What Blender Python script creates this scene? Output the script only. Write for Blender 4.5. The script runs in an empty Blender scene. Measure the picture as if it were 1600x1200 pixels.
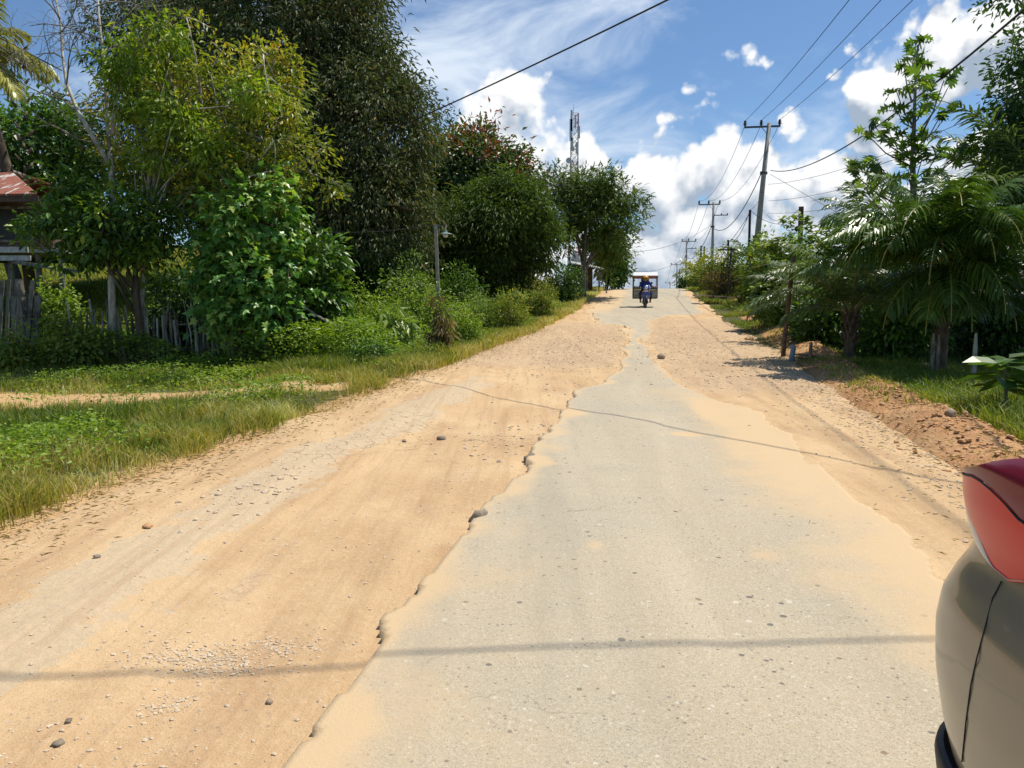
import bpy, bmesh, math, random
import numpy as np
from mathutils import Vector, Matrix

R = math.radians
scene = bpy.context.scene
# ------------------------------------------------------------------ camera
CAMZ = 1.6
PITCH = R(5.47)
cam_d = bpy.data.cameras.new('camera'); cam = bpy.data.objects.new('camera', cam_d)
scene.collection.objects.link(cam)
cam.location = (0, 0, CAMZ); cam.rotation_euler = (R(90) - PITCH, 0, 0)
cam_d.sensor_width = 36; cam_d.lens = 27.0; cam_d.clip_end = 4000; cam_d.clip_start = 0.05
scene.camera = cam
scene.view_settings.view_transform = 'Standard'; scene.view_settings.look = 'None'
scene.view_settings.exposure = 0.12; scene.view_settings.gamma = 1.0
scene.cycles.use_denoising = True
scene.cycles.max_bounces = 6; scene.cycles.diffuse_bounces = 3; scene.cycles.glossy_bounces = 2; scene.cycles.transmission_bounces = 3
# ------------------------------------------------------------------ sun
SUN = Vector((0.42, 0.22, 1.0)).normalized()
sd = bpy.data.lights.new('sun', 'SUN'); so = bpy.data.objects.new('sun', sd); scene.collection.objects.link(so)
sd.energy = 4.7; sd.angle = R(0.53); sd.color = (1.0, 0.94, 0.82)
so.rotation_euler = SUN.to_track_quat('Z', 'Y').to_euler()
SUN_EL = math.asin(SUN.z); SUN_AZ = math.atan2(SUN.x, SUN.y)

def ray(px, py):
    a, b = (px - 800) / 1200.0, (600 - py) / 1200.0
    c, s = math.cos(PITCH), math.sin(PITCH)
    return Vector((a, c + b * s, -s + b * c))
def at(px, py, Y):                       # the place in the world seen at a photo pixel, Y metres ahead
    d = ray(px, py); k = Y / d.y
    return Vector((d.x * k, Y, CAMZ + d.z * k))

# ------------------------------------------------------------------ world: sky and clouds
w = bpy.data.worlds.new('World'); scene.world = w; w.use_nodes = True
w.cycles.sampling_method = 'MANUAL'; w.cycles.sample_map_resolution = 256
nt = w.node_tree; nt.nodes.clear()
def NN(nt, t, **kw):
    n = nt.nodes.new(t)
    for k, v in kw.items(): setattr(n, k, v)
    return n
def lk(nt, a, b): nt.links.new(a, b)
def mth(nt, op, a, b=None, c=None, clamp=False):
    n = NN(nt, 'ShaderNodeMath', operation=op, use_clamp=clamp)
    for i, v in enumerate((a, b, c)):
        if v is None: continue
        if isinstance(v, (int, float)): n.inputs[i].default_value = v
        else: lk(nt, v, n.inputs[i])
    return n.outputs[0]
def vm(nt, op, a, b=None):
    n = NN(nt, 'ShaderNodeVectorMath', operation=op)
    for i, v in enumerate((a, b)):
        if v is None: continue
        if isinstance(v, (tuple, list)): n.inputs[i].default_value = v
        else: lk(nt, v, n.inputs[i])
    return n.outputs['Value'] if op in ('LENGTH', 'DOT_PRODUCT') else n.outputs[0]
def smooth(nt, v, lo, hi):
    n = NN(nt, 'ShaderNodeMapRange', interpolation_type='SMOOTHSTEP')
    lk(nt, v, n.inputs[0]); n.inputs[1].default_value = lo; n.inputs[2].default_value = hi
    return n.outputs[0]
def mixc(nt, f, a, b, blend='MIX'):
    n = NN(nt, 'ShaderNodeMix', data_type='RGBA', blend_type=blend)
    if isinstance(f, (int, float)): n.inputs[0].default_value = f
    else: lk(nt, f, n.inputs[0])
    for i, v in ((6, a), (7, b)):
        if isinstance(v, (tuple, list)): n.inputs[i].default_value = tuple(v[:3]) + (1,)
        else: lk(nt, v, n.inputs[i])
    return n.outputs[2]

def azel(px, py):
    d = ray(px, py).normalized()
    return math.atan2(d.x, d.y), math.asin(d.z)
# cloud banks: centre and radii in photo pixels, weight
CUMULUS = [(1010,300,95,125,1),(1105,255,95,85,1),(1130,225,60,55,1),(990,290,60,60,1),(1060,400,150,140,1),(1170,330,110,150,1),
  (935,250,38,35,.9),(960,400,110,110,1),(800,195,115,85,1.15),(835,265,105,110,1.2),(760,300,120,110,1),(1300,320,140,90,1),(1270,285,90,60,1),(1375,160,58,52,1),
  (1460,330,160,110,1),(1540,225,110,60,.9),(1580,60,110,100,.9),(1360,215,55,40,.8),(1480,60,120,95,.85),(1600,120,120,60,.7),(1590,330,130,150,1),(1185,100,85,50,.42),
  (1075,142,60,42,.32),(1030,185,28,30,.5),(1320,78,60,36,.16),(1300,120,80,40,.15),(1480,140,90,40,.6),(700,330,160,150,.8),(1150,440,300,60,.9),(800,420,300,80,.9),(1500,430,300,80,.9),
  (300,300,200,120,.8),(-60,320,260,120,.9),(100,330,200,100,.8)]
g = bpy.data.node_groups.new('cloud_field', 'ShaderNodeTree')
g.interface.new_socket('P', in_out='INPUT', socket_type='NodeSocketVector')
g.interface.new_socket('D', in_out='OUTPUT', socket_type='NodeSocketFloat')
gi = NN(g, 'NodeGroupInput'); go = NN(g, 'NodeGroupOutput')
P = gi.outputs[0]
acc = None
for (px, py, rx, ry, wt) in CUMULUS:
    a0, e0 = azel(px, py)
    v = vm(g, 'SUBTRACT', P, (a0, e0, 0)); v = vm(g, 'MULTIPLY', v, (1200.0 / rx, 1200.0 / ry, 0))
    l = mth(g, 'MULTIPLY_ADD', vm(g, 'LENGTH', v), -1.0 * (1 if rx > 35 else .7), 1.0 * wt)
    acc = l if acc is None else mth(g, 'SMOOTH_MAX', acc, l, 0.12)
acc = mth(g, 'MAXIMUM', acc, -0.9)
n1 = NN(g, 'ShaderNodeTexNoise', noise_dimensions='2D'); n1.inputs['Scale'].default_value = 5.5; n1.inputs['Detail'].default_value = 9; n1.inputs['Roughness'].default_value = .60
lk(g, P, n1.inputs['Vector'])
# billows: fractal voronoi, warped a little by the noise
wv = vm(g, 'ADD', P, vm(g, 'MULTIPLY', n1.outputs['Color'], (.05, .05, 0)))
v1 = NN(g, 'ShaderNodeTexVoronoi', feature='SMOOTH_F1', voronoi_dimensions='2D'); v1.inputs['Scale'].default_value = 13; v1.inputs['Detail'].default_value = 3.5
v1.inputs['Roughness'].default_value = .55; v1.inputs['Smoothness'].default_value = .35
lk(g, wv, v1.inputs['Vector'])
b = mth(g, 'MULTIPLY_ADD', v1.outputs['Distance'], -0.80, 0.20)
nn_ = mth(g, 'MULTIPLY_ADD', n1.outputs[0], 1.25, -0.625)
lk(g, mth(g, 'ADD', mth(g, 'ADD', mth(g, 'MINIMUM', acc, .75), b), mth(g, 'ADD', nn_, .20)), go.inputs[0])

tc = NN(nt, 'ShaderNodeTexCoord')
dirv = vm(nt, 'NORMALIZE', tc.outputs['Generated'])
sp = NN(nt, 'ShaderNodeSeparateXYZ'); lk(nt, dirv, sp.inputs[0])
az = mth(nt, 'ARCTAN2', sp.outputs[0], sp.outputs[1]); el = mth(nt, 'ARCSINE', sp.outputs[2])
cb = NN(nt, 'ShaderNodeCombineXYZ'); lk(nt, az, cb.inputs[0]); lk(nt, el, cb.inputs[1])
def field(off):
    n = NN(nt, 'ShaderNodeGroup'); n.node_tree = g
    lk(nt, vm(nt, 'ADD', cb.outputs[0], off) if off else cb.outputs[0], n.inputs[0]); return n.outputs[0]
D0 = field(None); D1 = field((0.010, 0.026, 0))
alpha = smooth(nt, D0, -0.04, 0.22)
emb = mth(nt, 'MULTIPLY_ADD', mth(nt, 'SUBTRACT', D0, D1), 2.1, 0.66)
core = mth(nt, 'MULTIPLY', smooth(nt, D0, 0.22, 1.0), 0.66)
lit = mth(nt, 'SUBTRACT', emb, core, clamp=True)
low = smooth(nt, el, -0.02, 0.13)
lit = mth(nt, 'MULTIPLY', lit, mth(nt, 'MULTIPLY_ADD', low, 0.5, 0.5))
ccol = mixc(nt, lit, (0.36, 0.44, 0.55), (0.93, 0.94, 0.95))
# thin high cloud
mp = NN(nt, 'ShaderNodeMapping'); mp.inputs['Rotation'].default_value = (0, 0, R(-28)); mp.inputs['Scale'].default_value = (3.2, 7.5, 1)
lk(nt, cb.outputs[0], mp.inputs[0])
nc = NN(nt, 'ShaderNodeTexNoise', noise_dimensions='2D'); nc.inputs['Scale'].default_value = 1.5; nc.inputs['Detail'].default_value = 8; nc.inputs['Roughness'].default_value = .6; nc.inputs['Distortion'].default_value = .4
lk(nt, mp.outputs[0], nc.inputs['Vector'])
a1, e1 = azel(700, 110)
vv = vm(nt, 'MULTIPLY', vm(nt, 'SUBTRACT', cb.outputs[0], (a1, e1, 0)), (1200 / 430.0, 1200 / 240.0, 0))
cm = mth(nt, 'SUBTRACT', 1.0, vm(nt, 'LENGTH', vv), clamp=True)
cir = mth(nt, 'MULTIPLY', smooth(nt, mth(nt, 'ADD', nc.outputs[0], mth(nt, 'MULTIPLY', cm, .42)), 0.50, 0.95), 0.9)
sky = NN(nt, 'ShaderNodeTexSky', sky_type='NISHITA'); sky.sun_disc = False
sky.sun_elevation = SUN_EL; sky.sun_rotation = SUN_AZ; sky.air_density = 1.0; sky.dust_density = 0.3; sky.ozone_density = 2.2
SKYK = 0.105
skys = NN(nt, 'ShaderNodeVectorMath', operation='SCALE'); lk(nt, sky.outputs[0], skys.inputs[0]); skys.inputs['Scale'].default_value = SKYK
skyc = mixc(nt, 1.0, skys.outputs[0], (0.74, 0.89, 1.02), 'MULTIPLY')
c1 = mixc(nt, cir, skyc, (0.74, 0.83, 0.94))
c2 = mixc(nt, alpha, c1, ccol)
# below the horizon: plain ground tone
bg = NN(nt, 'ShaderNodeBackground'); lk(nt, c2, bg.inputs[0]); bg.inputs[1].default_value = 1.0
wo = NN(nt, 'ShaderNodeOutputWorld'); lk(nt, bg.outputs[0], wo.inputs[0])

# ------------------------------------------------------------------ numpy helpers
def vnoise(x, y, seed=0):
    rg = np.random.RandomState(seed); tb = rg.rand(256, 256)
    xi = np.floor(x).astype(int); yi = np.floor(y).astype(int); fx = x - xi; fy = y - yi
    fx = fx * fx * (3 - 2 * fx); fy = fy * fy * (3 - 2 * fy)
    g_ = lambda a, b_: tb[a & 255, b_ & 255]
    return (g_(xi, yi) * (1 - fx) + g_(xi + 1, yi) * fx) * (1 - fy) + (g_(xi, yi + 1) * (1 - fx) + g_(xi + 1, yi + 1) * fx) * fy
def fbm(x, y, seed=0, oct_=4, gain=.5):
    s = 0; a = 1; tot = 0
    for i in range(oct_):
        s = s + a * (vnoise(x * 2 ** i + 13.7 * i, y * 2 ** i + 7.1 * i, seed + i) - .5); tot += a; a *= gain
    return s / tot * 2
def sstep(a, b, x):
    t = np.clip((x - a) / (b - a), 0, 1); return t * t * (3 - 2 * t)
def unit(v): return v / np.maximum(np.linalg.norm(v, axis=-1, keepdims=True), 1e-9)

ANG = math.atan(0.1667); SA, CA = math.sin(ANG), math.cos(ANG)
def st(X, Y): return X * SA + Y * CA, X * CA - Y * SA
def xy(s, t): return s * SA + t * CA, s * CA - t * SA
_ps = np.array([-400,-60,0,12,20,30,39,48,56,61,66,74,90,140,217,400,900,3000.]); _pz = np.array([-5,-.9,0,.28,.57,1.06,1.63,2.32,2.97,3.26,3.38,3.32,2.7,1.2,-.5,-6,-14,-20.])
_tab = np.arange(-400, 3000, .5); _tz = np.interp(_tab, _ps, _pz)
_k = np.exp(-np.linspace(-2, 2, 17) ** 2); _k /= _k.sum(); _tz = np.convolve(np.pad(_tz, 8, 'edge'), _k, 'valid')
def prof(s): return np.interp(s, _tab, _tz)
def mound_t(s): return np.interp(s, [5, 12, 18, 30, 40], [3.25, 3.5, 4.0, 4.6, 5.0])
def terrain(X, Y):
    s, t = st(X, Y)
    z = prof(s)
    z = z - 0.22 * sstep(5, 9, -t) * sstep(26, 18, s) * sstep(2, 8, s)
    z = z + 1.6 * sstep(17, 32, s) * sstep(5, 12, -t) * sstep(160, 80, s) + 1.8 * sstep(30, 50, s) * sstep(10, 22, -t) * sstep(160, 80, s)
    z = z + 1.5 * sstep(28, 46, s) * sstep(4.2, 9, t) * sstep(140, 80, s) - .3 * sstep(5, 8, t) * sstep(24, 16, s)
    m = np.exp(-((t - mound_t(s)) / .5) ** 2) * sstep(3, 6, s) * sstep(40, 25, s)
    z = z + m * (.12 + .30 * np.maximum(0, fbm(X * 1.3, Y * 1.3, 5, 4, .6) + .25))
    z = z + .05 * fbm(X * .5, Y * .5, 2, 3) * sstep(3, 5, np.abs(t))
    m2 = sstep(9, 6, np.abs(s - 44)) * sstep(4.5, 5.5, t) * sstep(8, 7, t)
    z = z + m2 * .35 * fbm(X * .7, Y * .7, 21, 4)
    return z
def gz(x, y): return float(terrain(np.array([float(x)]), np.array([float(y)]))[0])
def ground_px(px, py):                   # ground point under a photo pixel
    d = ray(px, py); lo = 1.0
    for k in np.concatenate([np.arange(1.5, 30, .05), np.arange(30, 90, .15)]):
        x, y, z = d.x / d.y * k, k, CAMZ + d.z / d.y * k
        if z <= float(prof(x * SA + y * CA)) : return x, y
    return d.x / d.y * 60, 60.0
def stp(px, py): return st(*ground_px(px, py))

COL = scene.collection
def mesh_obj(name, V, faces, mats, parent=None, loc=None, smooth_=False, attrs=None):
    """faces: list of (M,k) int arrays"""
    me = bpy.data.meshes.new(name)
    org = np.zeros(3)
    if parent is not None:
        p = parent
        while p is not None: org += np.array(p.location); p = p.parent
    elif loc is not None: org = np.array(loc, float)
    V = np.asarray(V, float) - org
    li = np.concatenate([f.ravel() for f in faces]).astype(np.int32)
    lt = np.concatenate([np.full(len(f), f.shape[1]) for f in faces]).astype(np.int32)
    ls = np.concatenate([[0], np.cumsum(lt)[:-1]]).astype(np.int32)
    me.vertices.add(len(V)); me.vertices.foreach_set('co', V.astype(np.float32).ravel())
    me.loops.add(len(li)); me.loops.foreach_set('vertex_index', li)
    me.polygons.add(len(lt)); me.polygons.foreach_set('loop_start', ls)
    try: me.polygons.foreach_set('loop_total', lt)
    except Exception: pass
    me.polygons.foreach_set('use_smooth', np.full(len(lt), bool(smooth_)))
    me.update(calc_edges=True)
    if attrs:
        for k, a in attrs.items():
            at_ = me.attributes.new(k, 'FLOAT', 'POINT'); at_.data.foreach_set('value', np.asarray(a, np.float32))
    if not isinstance(mats, (list, tuple)): mats = [mats]
    for m in mats: me.materials.append(m)
    o = bpy.data.objects.new(name, me); COL.objects.link(o)
    if parent is not None: o.parent = parent
    elif loc is not None: o.location = loc
    return o
def tag(o, label=None, cat=None, group=None, kind=None):
    if label: o['label'] = label
    if cat: o['category'] = cat
    if group: o['group'] = group
    if kind: o['kind'] = kind
    return o
def empty(name, loc, rz=0, label=None, cat=None, group=None):
    o = bpy.data.objects.new(name, None); COL.objects.link(o); o.location = loc; o.rotation_euler = (0, 0, rz)
    o.empty_display_size = .2
    return tag(o, label, cat, group)
def copy_tree(o, parent=None):
    c = o.copy(); COL.objects.link(c)
    if parent is not None: c.parent = parent
    for ch in list(o.children): copy_tree(ch, c)
    return c
QUAD = np.array([[0,3,2,1],[4,5,6,7],[0,1,5,4],[1,2,6,5],[2,3,7,6],[3,0,4,7]])
class MB:
    def __init__(s): s.V = []; s.F = {}; s.T = []; s.n = 0
    def add(s, V, F, tint=.5):
        V = np.asarray(V, float).reshape(-1, 3)
        for f in (F if isinstance(F, list) else [F]):
            f = np.asarray(f, int); s.F.setdefault(f.shape[1], []).append(f + s.n)
        s.V.append(V); s.T.append(np.broadcast_to(np.asarray(tint, float), (len(V),))); s.n += len(V); return s
    def box(s, c, size, rot=None, tint=.5):
        h = np.array(size) / 2.0
        V = np.array([[-1,-1,-1],[1,-1,-1],[1,1,-1],[-1,1,-1],[-1,-1,1],[1,-1,1],[1,1,1],[-1,1,1]]) * h
        if rot is not None: V = V @ np.array(rot.to_3x3() if hasattr(rot, 'to_3x3') else rot).T
        return s.add(V + np.array(c), QUAD, tint)
    def beam(s, a, b, w_, h_, tint=.5):
        a = Vector(a); b = Vector(b); d = b - a; q = d.to_track_quat('X', 'Z').to_matrix()
        return s.box(tuple((a + b) / 2), (d.length, w_, h_), q, tint)
    def tube(s, pts, rad, n=6, cap=True, tint=.5):
        pts = np.asarray([tuple(p) for p in pts], float); m = len(pts)
        rad = np.broadcast_to(np.asarray(rad, float), (m,))
        tg = unit(np.gradient(pts, axis=0))
        ref = np.array([0, 0, 1.0]) if abs(tg[:, 2].mean()) < .8 else np.array([1.0, 0, 0])
        u_ = unit(np.cross(tg, ref)); v_ = np.cross(tg, u_)
        a = np.arange(n) * 2 * np.pi / n
        V = pts[:, None] + rad[:, None, None] * (np.cos(a)[None, :, None] * u_[:, None] + np.sin(a)[None, :, None] * v_[:, None])
        i = np.arange(m - 1)[:, None] * n; j = np.arange(n)[None]; j2 = (j + 1) % n
        F = np.stack([i + j, i + j2, i + n + j2, i + n + j], -1).reshape(-1, 4)
        fl = [F[:, ::-1]]
        if cap: fl += [np.arange(n)[None], (np.arange(n)[::-1] + (m - 1) * n)[None]]
        return s.add(V.reshape(-1, 3), fl, tint)
    def lathe(s, c, prof_, n=16, axis='Z', tint=.5):
        a = np.arange(n) * 2 * np.pi / n; pr = np.array(prof_, float)
        V = np.stack([pr[:, 0:1] * np.cos(a), pr[:, 0:1] * np.sin(a), np.broadcast_to(pr[:, 1:2], (len(pr), n))], -1)
        if axis == 'X': V = V[..., [2, 0, 1]]
        if axis == 'Y': V = V[..., [1, 2, 0]]
        i = np.arange(len(pr) - 1)[:, None] * n; j = np.arange(n)[None]; j2 = (j + 1) % n
        F = np.stack([i + j, i + j2, i + n + j2, i + n + j], -1).reshape(-1, 4)
        return s.add(V.reshape(-1, 3) + np.array(c), F, tint)
    def build(s, name, mat, parent=None, loc=None, smooth_=False):
        V = np.concatenate(s.V); T = np.concatenate(s.T)
        return mesh_obj(name, V, [np.concatenate(f) for f in s.F.values()], mat, parent, loc, smooth_, {'tint': T})

# ------------------------------------------------------------------ materials
def mat_new(name):
    m = bpy.data.materials.new(name); m.use_nodes = True; m.node_tree.nodes.clear(); return m
def attr(nt, n): a = NN(nt, 'ShaderNodeAttribute'); a.attribute_name = n; return a.outputs['Fac']
def ramp(nt, f, stops, interp='LINEAR'):
    r = NN(nt, 'ShaderNodeValToRGB'); r.color_ramp.interpolation = interp
    e = r.color_ramp.elements
    while len(e) < len(stops): e.new(.5)
    for i, (p, c) in enumerate(stops): e[i].position = p; e[i].color = tuple(c) + (1,)
    lk(nt, f, r.inputs[0]); return r.outputs[0]
def noise(nt, scale, detail=4, rough=.55, vec=None, dim='3D', dist=0):
    n = NN(nt, 'ShaderNodeTexNoise', noise_dimensions=dim); n.inputs['Scale'].default_value = scale; n.inputs['Detail'].default_value = detail
    n.inputs['Roughness'].default_value = rough; n.inputs['Distortion'].default_value = dist
    if vec is not None: lk(nt, vec, n.inputs['Vector'])
    return n.outputs[0]
def gpos(nt, scale=(1, 1, 1), rot=0):
    g_ = NN(nt, 'ShaderNodeNewGeometry'); m = NN(nt, 'ShaderNodeMapping'); m.vector_type = 'POINT'
    m.inputs['Scale'].default_value = scale; m.inputs['Rotation'].default_value = (0, 0, rot); lk(nt, g_.outputs['Position'], m.inputs[0]); return m.outputs[0]
def opos(nt, scale=(1, 1, 1)):
    g_ = NN(nt, 'ShaderNodeTexCoord'); m = NN(nt, 'ShaderNodeMapping'); m.inputs['Scale'].default_value = scale; lk(nt, g_.outputs['Object'], m.inputs[0]); return m.outputs[0]
def finish(m, col, rough=.8, bump=None, bstr=.3, bdist=.02, metal=0, spec=.3, coat=0):
    nt = m.node_tree; b_ = NN(nt, 'ShaderNodeBsdfPrincipled'); o = NN(nt, 'ShaderNodeOutputMaterial')
    if isinstance(col, (tuple, list)): b_.inputs['Base Color'].default_value = tuple(col[:3]) + (1,)
    else: lk(nt, col, b_.inputs['Base Color'])
    if isinstance(rough, (int, float)): b_.inputs['Roughness'].default_value = rough
    else: lk(nt, rough, b_.inputs['Roughness'])
    b_.inputs['Metallic'].default_value = metal; b_.inputs['Specular IOR Level'].default_value = spec; b_.inputs['Coat Weight'].default_value = coat
    if bump is not None:
        bn = NN(nt, 'ShaderNodeBump'); bn.inputs['Strength'].default_value = bstr; bn.inputs['Distance'].default_value = bdist
        lk(nt, bump, bn.inputs['Height']); lk(nt, bn.outputs[0], b_.inputs['Normal'])
    lk(nt, b_.outputs[0], o.inputs[0]); return m
def simple(name, col, rough=.6, metal=0, var=.25, scale=8, spec=.3, bstr=.15, coat=0):
    m = mat_new(name); nt = m.node_tree; n = noise(nt, scale, 5, .6, opos(nt))
    c = mixc(nt, smooth(nt, n, .3, .7), tuple(x * (1 - var) for x in col), tuple(min(1, x * (1 + var)) for x in col))
    return finish(m, c, rough, n, bstr, .01, metal, spec, coat)
def leafmat(name, stops, rough=.42, trans=.32, spec=.45, tcol=(1.25, 1.35, .5)):
    m = mat_new(name); nt = m.node_tree
    c = ramp(nt, attr(nt, 'tint'), stops)
    b_ = NN(nt, 'ShaderNodeBsdfPrincipled'); lk(nt, c, b_.inputs['Base Color']); b_.inputs['Roughness'].default_value = rough; b_.inputs['Specular IOR Level'].default_value = spec
    tr = NN(nt, 'ShaderNodeBsdfTranslucent'); lk(nt, mixc(nt, 1.0, c, tcol, 'MULTIPLY'), tr.inputs[0])
    mx = NN(nt, 'ShaderNodeMixShader'); mx.inputs[0].default_value = trans; lk(nt, b_.outputs[0], mx.inputs[1]); lk(nt, tr.outputs[0], mx.inputs[2])
    o = NN(nt, 'ShaderNodeOutputMaterial'); lk(nt, mx.outputs[0], o.inputs[0]); return m
def barkmat(name, a, b_, scale=6):
    m = mat_new(name); nt = m.node_tree; n = noise(nt, scale, 6, .65, gpos(nt, (1, 1, .25))); n2 = noise(nt, 1.7, 3, .6, gpos(nt))
    c = mixc(nt, smooth(nt, n, .35, .65), a, b_); c = mixc(nt, smooth(nt, n2, .5, .7), c, tuple(x * .6 for x in a))
    return finish(m, c, .9, n, .5, .03)
M_BARK = barkmat('bark_brown', (.07, .05, .035), (.17, .13, .09)); M_PALE = barkmat('bark_pale', (.30, .26, .20), (.60, .56, .48), 9)
M_GREY = barkmat('wood_grey', (.11, .10, .08), (.28, .26, .22), 12); M_STAKE = barkmat('wood_stake', (.08, .065, .05), (.30, .25, .19), 14)
M_CONC = simple('pole_concrete', (.34, .32, .28), .85, var=.2); M_STEEL = simple('galvanised_steel', (.12, .12, .12), .5, .6)
M_BLACK = simple('black_rubber', (.02, .02, .022), .6); M_WIRE = simple('wire_black', (.02, .02, .02), .6); M_INS = simple('porcelain_dark', (.05, .035, .03), .3)
M_PIPE = simple('pole_black_iron', (.035, .032, .03), .6); M_RUST = simple('rusty_iron', (.12, .075, .05), .85, var=.5)

# ------------------------------------------------------------------ ground, dirt road, asphalt
def grid(xs, ys, zf):
    X, Y = np.meshgrid(xs, ys); n = len(xs); m = len(ys)
    i = np.arange(m - 1)[:, None] * n; j = np.arange(n - 1)[None]
    F = np.stack([i + j, i + j + 1, i + n + j + 1, i + n + j], -1).reshape(-1, 4)
    return X.ravel(), Y.ravel(), F
EDGE_L = [(300,1500),(380,1300),(450,1200),(540,1095),(590,985),(640,925),(700,870),(745,818),(752,806),(790,768),(822,735),(826,722),(834,716),(842,700),(868,662),(884,643),(900,613),(945,601),(968,580),(974,560),(978,532),(982,514),(948,509),(922,500),(918,490),(930,478),(948,464),(951,456)]
EDGE_R = [(2600,1500),(2100,1200),(1750,1080),(1500,925),(1400,838),(1330,775),(1250,705),(1190,648),(1120,628),(1062,606),(1040,585),(1018,552),(1006,530),(1014,512),(1022,503),(1050,494),(1092,492),(1094,485),(1082,469),(1070,456)]
_el = np.array(sorted(stp(*p) for p in EDGE_L)); _er = np.array(sorted(stp(*p) for p in EDGE_R))
_el = np.vstack([[-30, -1.6], [1.2, _el[0, 1]], _el, [75, -2.9], [240, -2.9]]); _er = np.vstack([[-30, 2.4], [1.2, 2.4], _er, [75, 3.0], [240, 3.0]])
def tL(s): return np.interp(s, _el[:, 0], _el[:, 1])
def tR(s): return np.interp(s, _er[:, 0], _er[:, 1])
def corrL(s): return np.interp(s, [-20, 5, 12.7, 20, 25, 40, 58, 80], [-4.4, -4.2, -4.15, -3.9, -3.5, -3.0, -2.7, -3.1])
def corrR(s): return np.interp(s, [-20, 5, 12, 22, 35, 50, 60, 80], [2.9, 2.8, 3.1, 3.4, 3.4, 3.3, 3.25, 3.2])
def blob(s, t, px, py, rs, rt, seed=None):
    s0, t0 = stp(px, py); return np.exp(-(((s - s0) / rs) ** 2 + ((t - t0) / rt) ** 2))
OLD = np.array(sorted(stp(*p) for p in [(-200,1120),(0,1010),(200,880),(330,800),(450,735),(560,690),(640,655)]))
def dirt_h(s, t):
    h = .035 * fbm(t * 1.1, s * .16, 31, 3) + .014 * fbm(t * 5, s * .5, 33, 3) + .012 * fbm(s * 2.2, t * 2.2, 35, 4, .6)
    h = h - .05 * np.exp(-((t + 1.9) / .9) ** 2) * sstep(22, 12, s)
    old = np.exp(-((t - np.interp(s, OLD[:, 0], OLD[:, 1]) + .18 * fbm(s * .7, t * 0, 77, 2)) / .42) ** 2) * sstep(15.5, 12, s)
    h = h + .022 * old
    rub = (sstep(14, 17, s) * sstep(34, 28, s) * sstep(.2, -.3, t - tL(s))) + sstep(11, 13.5, s) * sstep(36, 30, s) * sstep(-.2, .3, t - tR(s))
    rub = np.clip(rub, 0, 1)
    h = h + rub * .03 * fbm(s * 3, t * 3.5, 41, 4, .7)
    rut = np.exp(-((t - 2.05 + .02 * (s - 8)) / .09) ** 2) * sstep(16, 10, s); h = h - .02 * rut
    return h, old, rub, rut
# ground
gx = np.concatenate([-np.geomspace(26, 1500, 60)[::-1], np.arange(-25.8, 22, .16), np.geomspace(22, 1500, 60)])
gy = np.concatenate([-np.geomspace(5, 400, 25)[::-1], np.arange(-4.8, 28, .16), np.geomspace(28.2, 2600, 170)])
X, Y, F = grid(gx, gy, None)
Z = terrain(X, Y); S, T = st(X, Y)
inside = sstep(0, .35, np.minimum(T - corrL(S), corrR(S) - T)) * sstep(260, 120, S)
Z = Z - .16 * inside
track = np.exp(-((T + 8.6 + .10 * (S - 12) + .8 * fbm(S * .3, T * .1, 9, 2)) / .75) ** 2) * 0
yt = 13.6 + .6 * fbm(X * .3, Y * 0, 9, 2)
track = 1.25 * np.exp(-((Y - yt) / .95) ** 2) * sstep(-1.5, -3.5, X) * sstep(-30, -12, X)
track = np.maximum(track, .9 * np.exp(-((Y - 17) / .5) ** 2) * sstep(-8, -12, X))
red = 1.3 * np.exp(-((T - mound_t(S)) / .62) ** 2) * sstep(45, 30, S) + np.exp(-((T - 6.2) / 1.3) ** 2) * sstep(36, 40, S) * sstep(56, 48, S)
sandy = sstep(1.1, .1, np.abs(T - corrL(S))) + .6 * sstep(1.2, .1, np.abs(T - corrR(S)))
m = mat_new('soil_ground'); nt = m.node_tree
n1 = noise(nt, .8, 5, .6, gpos(nt)); n2 = noise(nt, 9, 6, .65, gpos(nt)); n3 = noise(nt, 45, 4, .6, gpos(nt))
c = mixc(nt, smooth(nt, n2, .3, .7), (.05, .06, .02), (.12, .11, .045))
c = mixc(nt, smooth(nt, n1, .45, .7), c, (.08, .11, .03))
fr = smooth(nt, mth(nt, 'ADD', attr(nt, 'red'), mth(nt, 'MULTIPLY_ADD', n2, .7, -.35)), .35, .6)
rc = mixc(nt, smooth(nt, n1, .4, .65), (.50, .25, .11), (.64, .40, .20)); rc = mixc(nt, smooth(nt, n3, .35, .7), rc, (.40, .23, .12))
c = mixc(nt, fr, c, rc)
fs = smooth(nt, mth(nt, 'ADD', attr(nt, 'sandy'), mth(nt, 'MULTIPLY_ADD', n2, .9, -.45)), .45, .7)
sc_ = mixc(nt, smooth(nt, n2, .35, .7), (.58, .38, .19), (.46, .29, .15))
c = mixc(nt, fs, c, sc_)
M_GROUND = finish(m, c, .95, mth(nt, 'ADD', n2, mth(nt, 'MULTIPLY', n3, .4)), .7, .05, spec=.1)
gobj = mesh_obj('ground', np.stack([X, Y, Z], 1), [F], M_GROUND, smooth_=True, attrs={'red': red, 'sandy': np.maximum(track, sandy * .75)})
tag(gobj, kind='structure')

def row_s(a, b, k0, kr):
    out = [a]
    while out[-1] < b: out.append(out[-1] + max(k0, kr * abs(out[-1])))
    return np.array(out)
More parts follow.
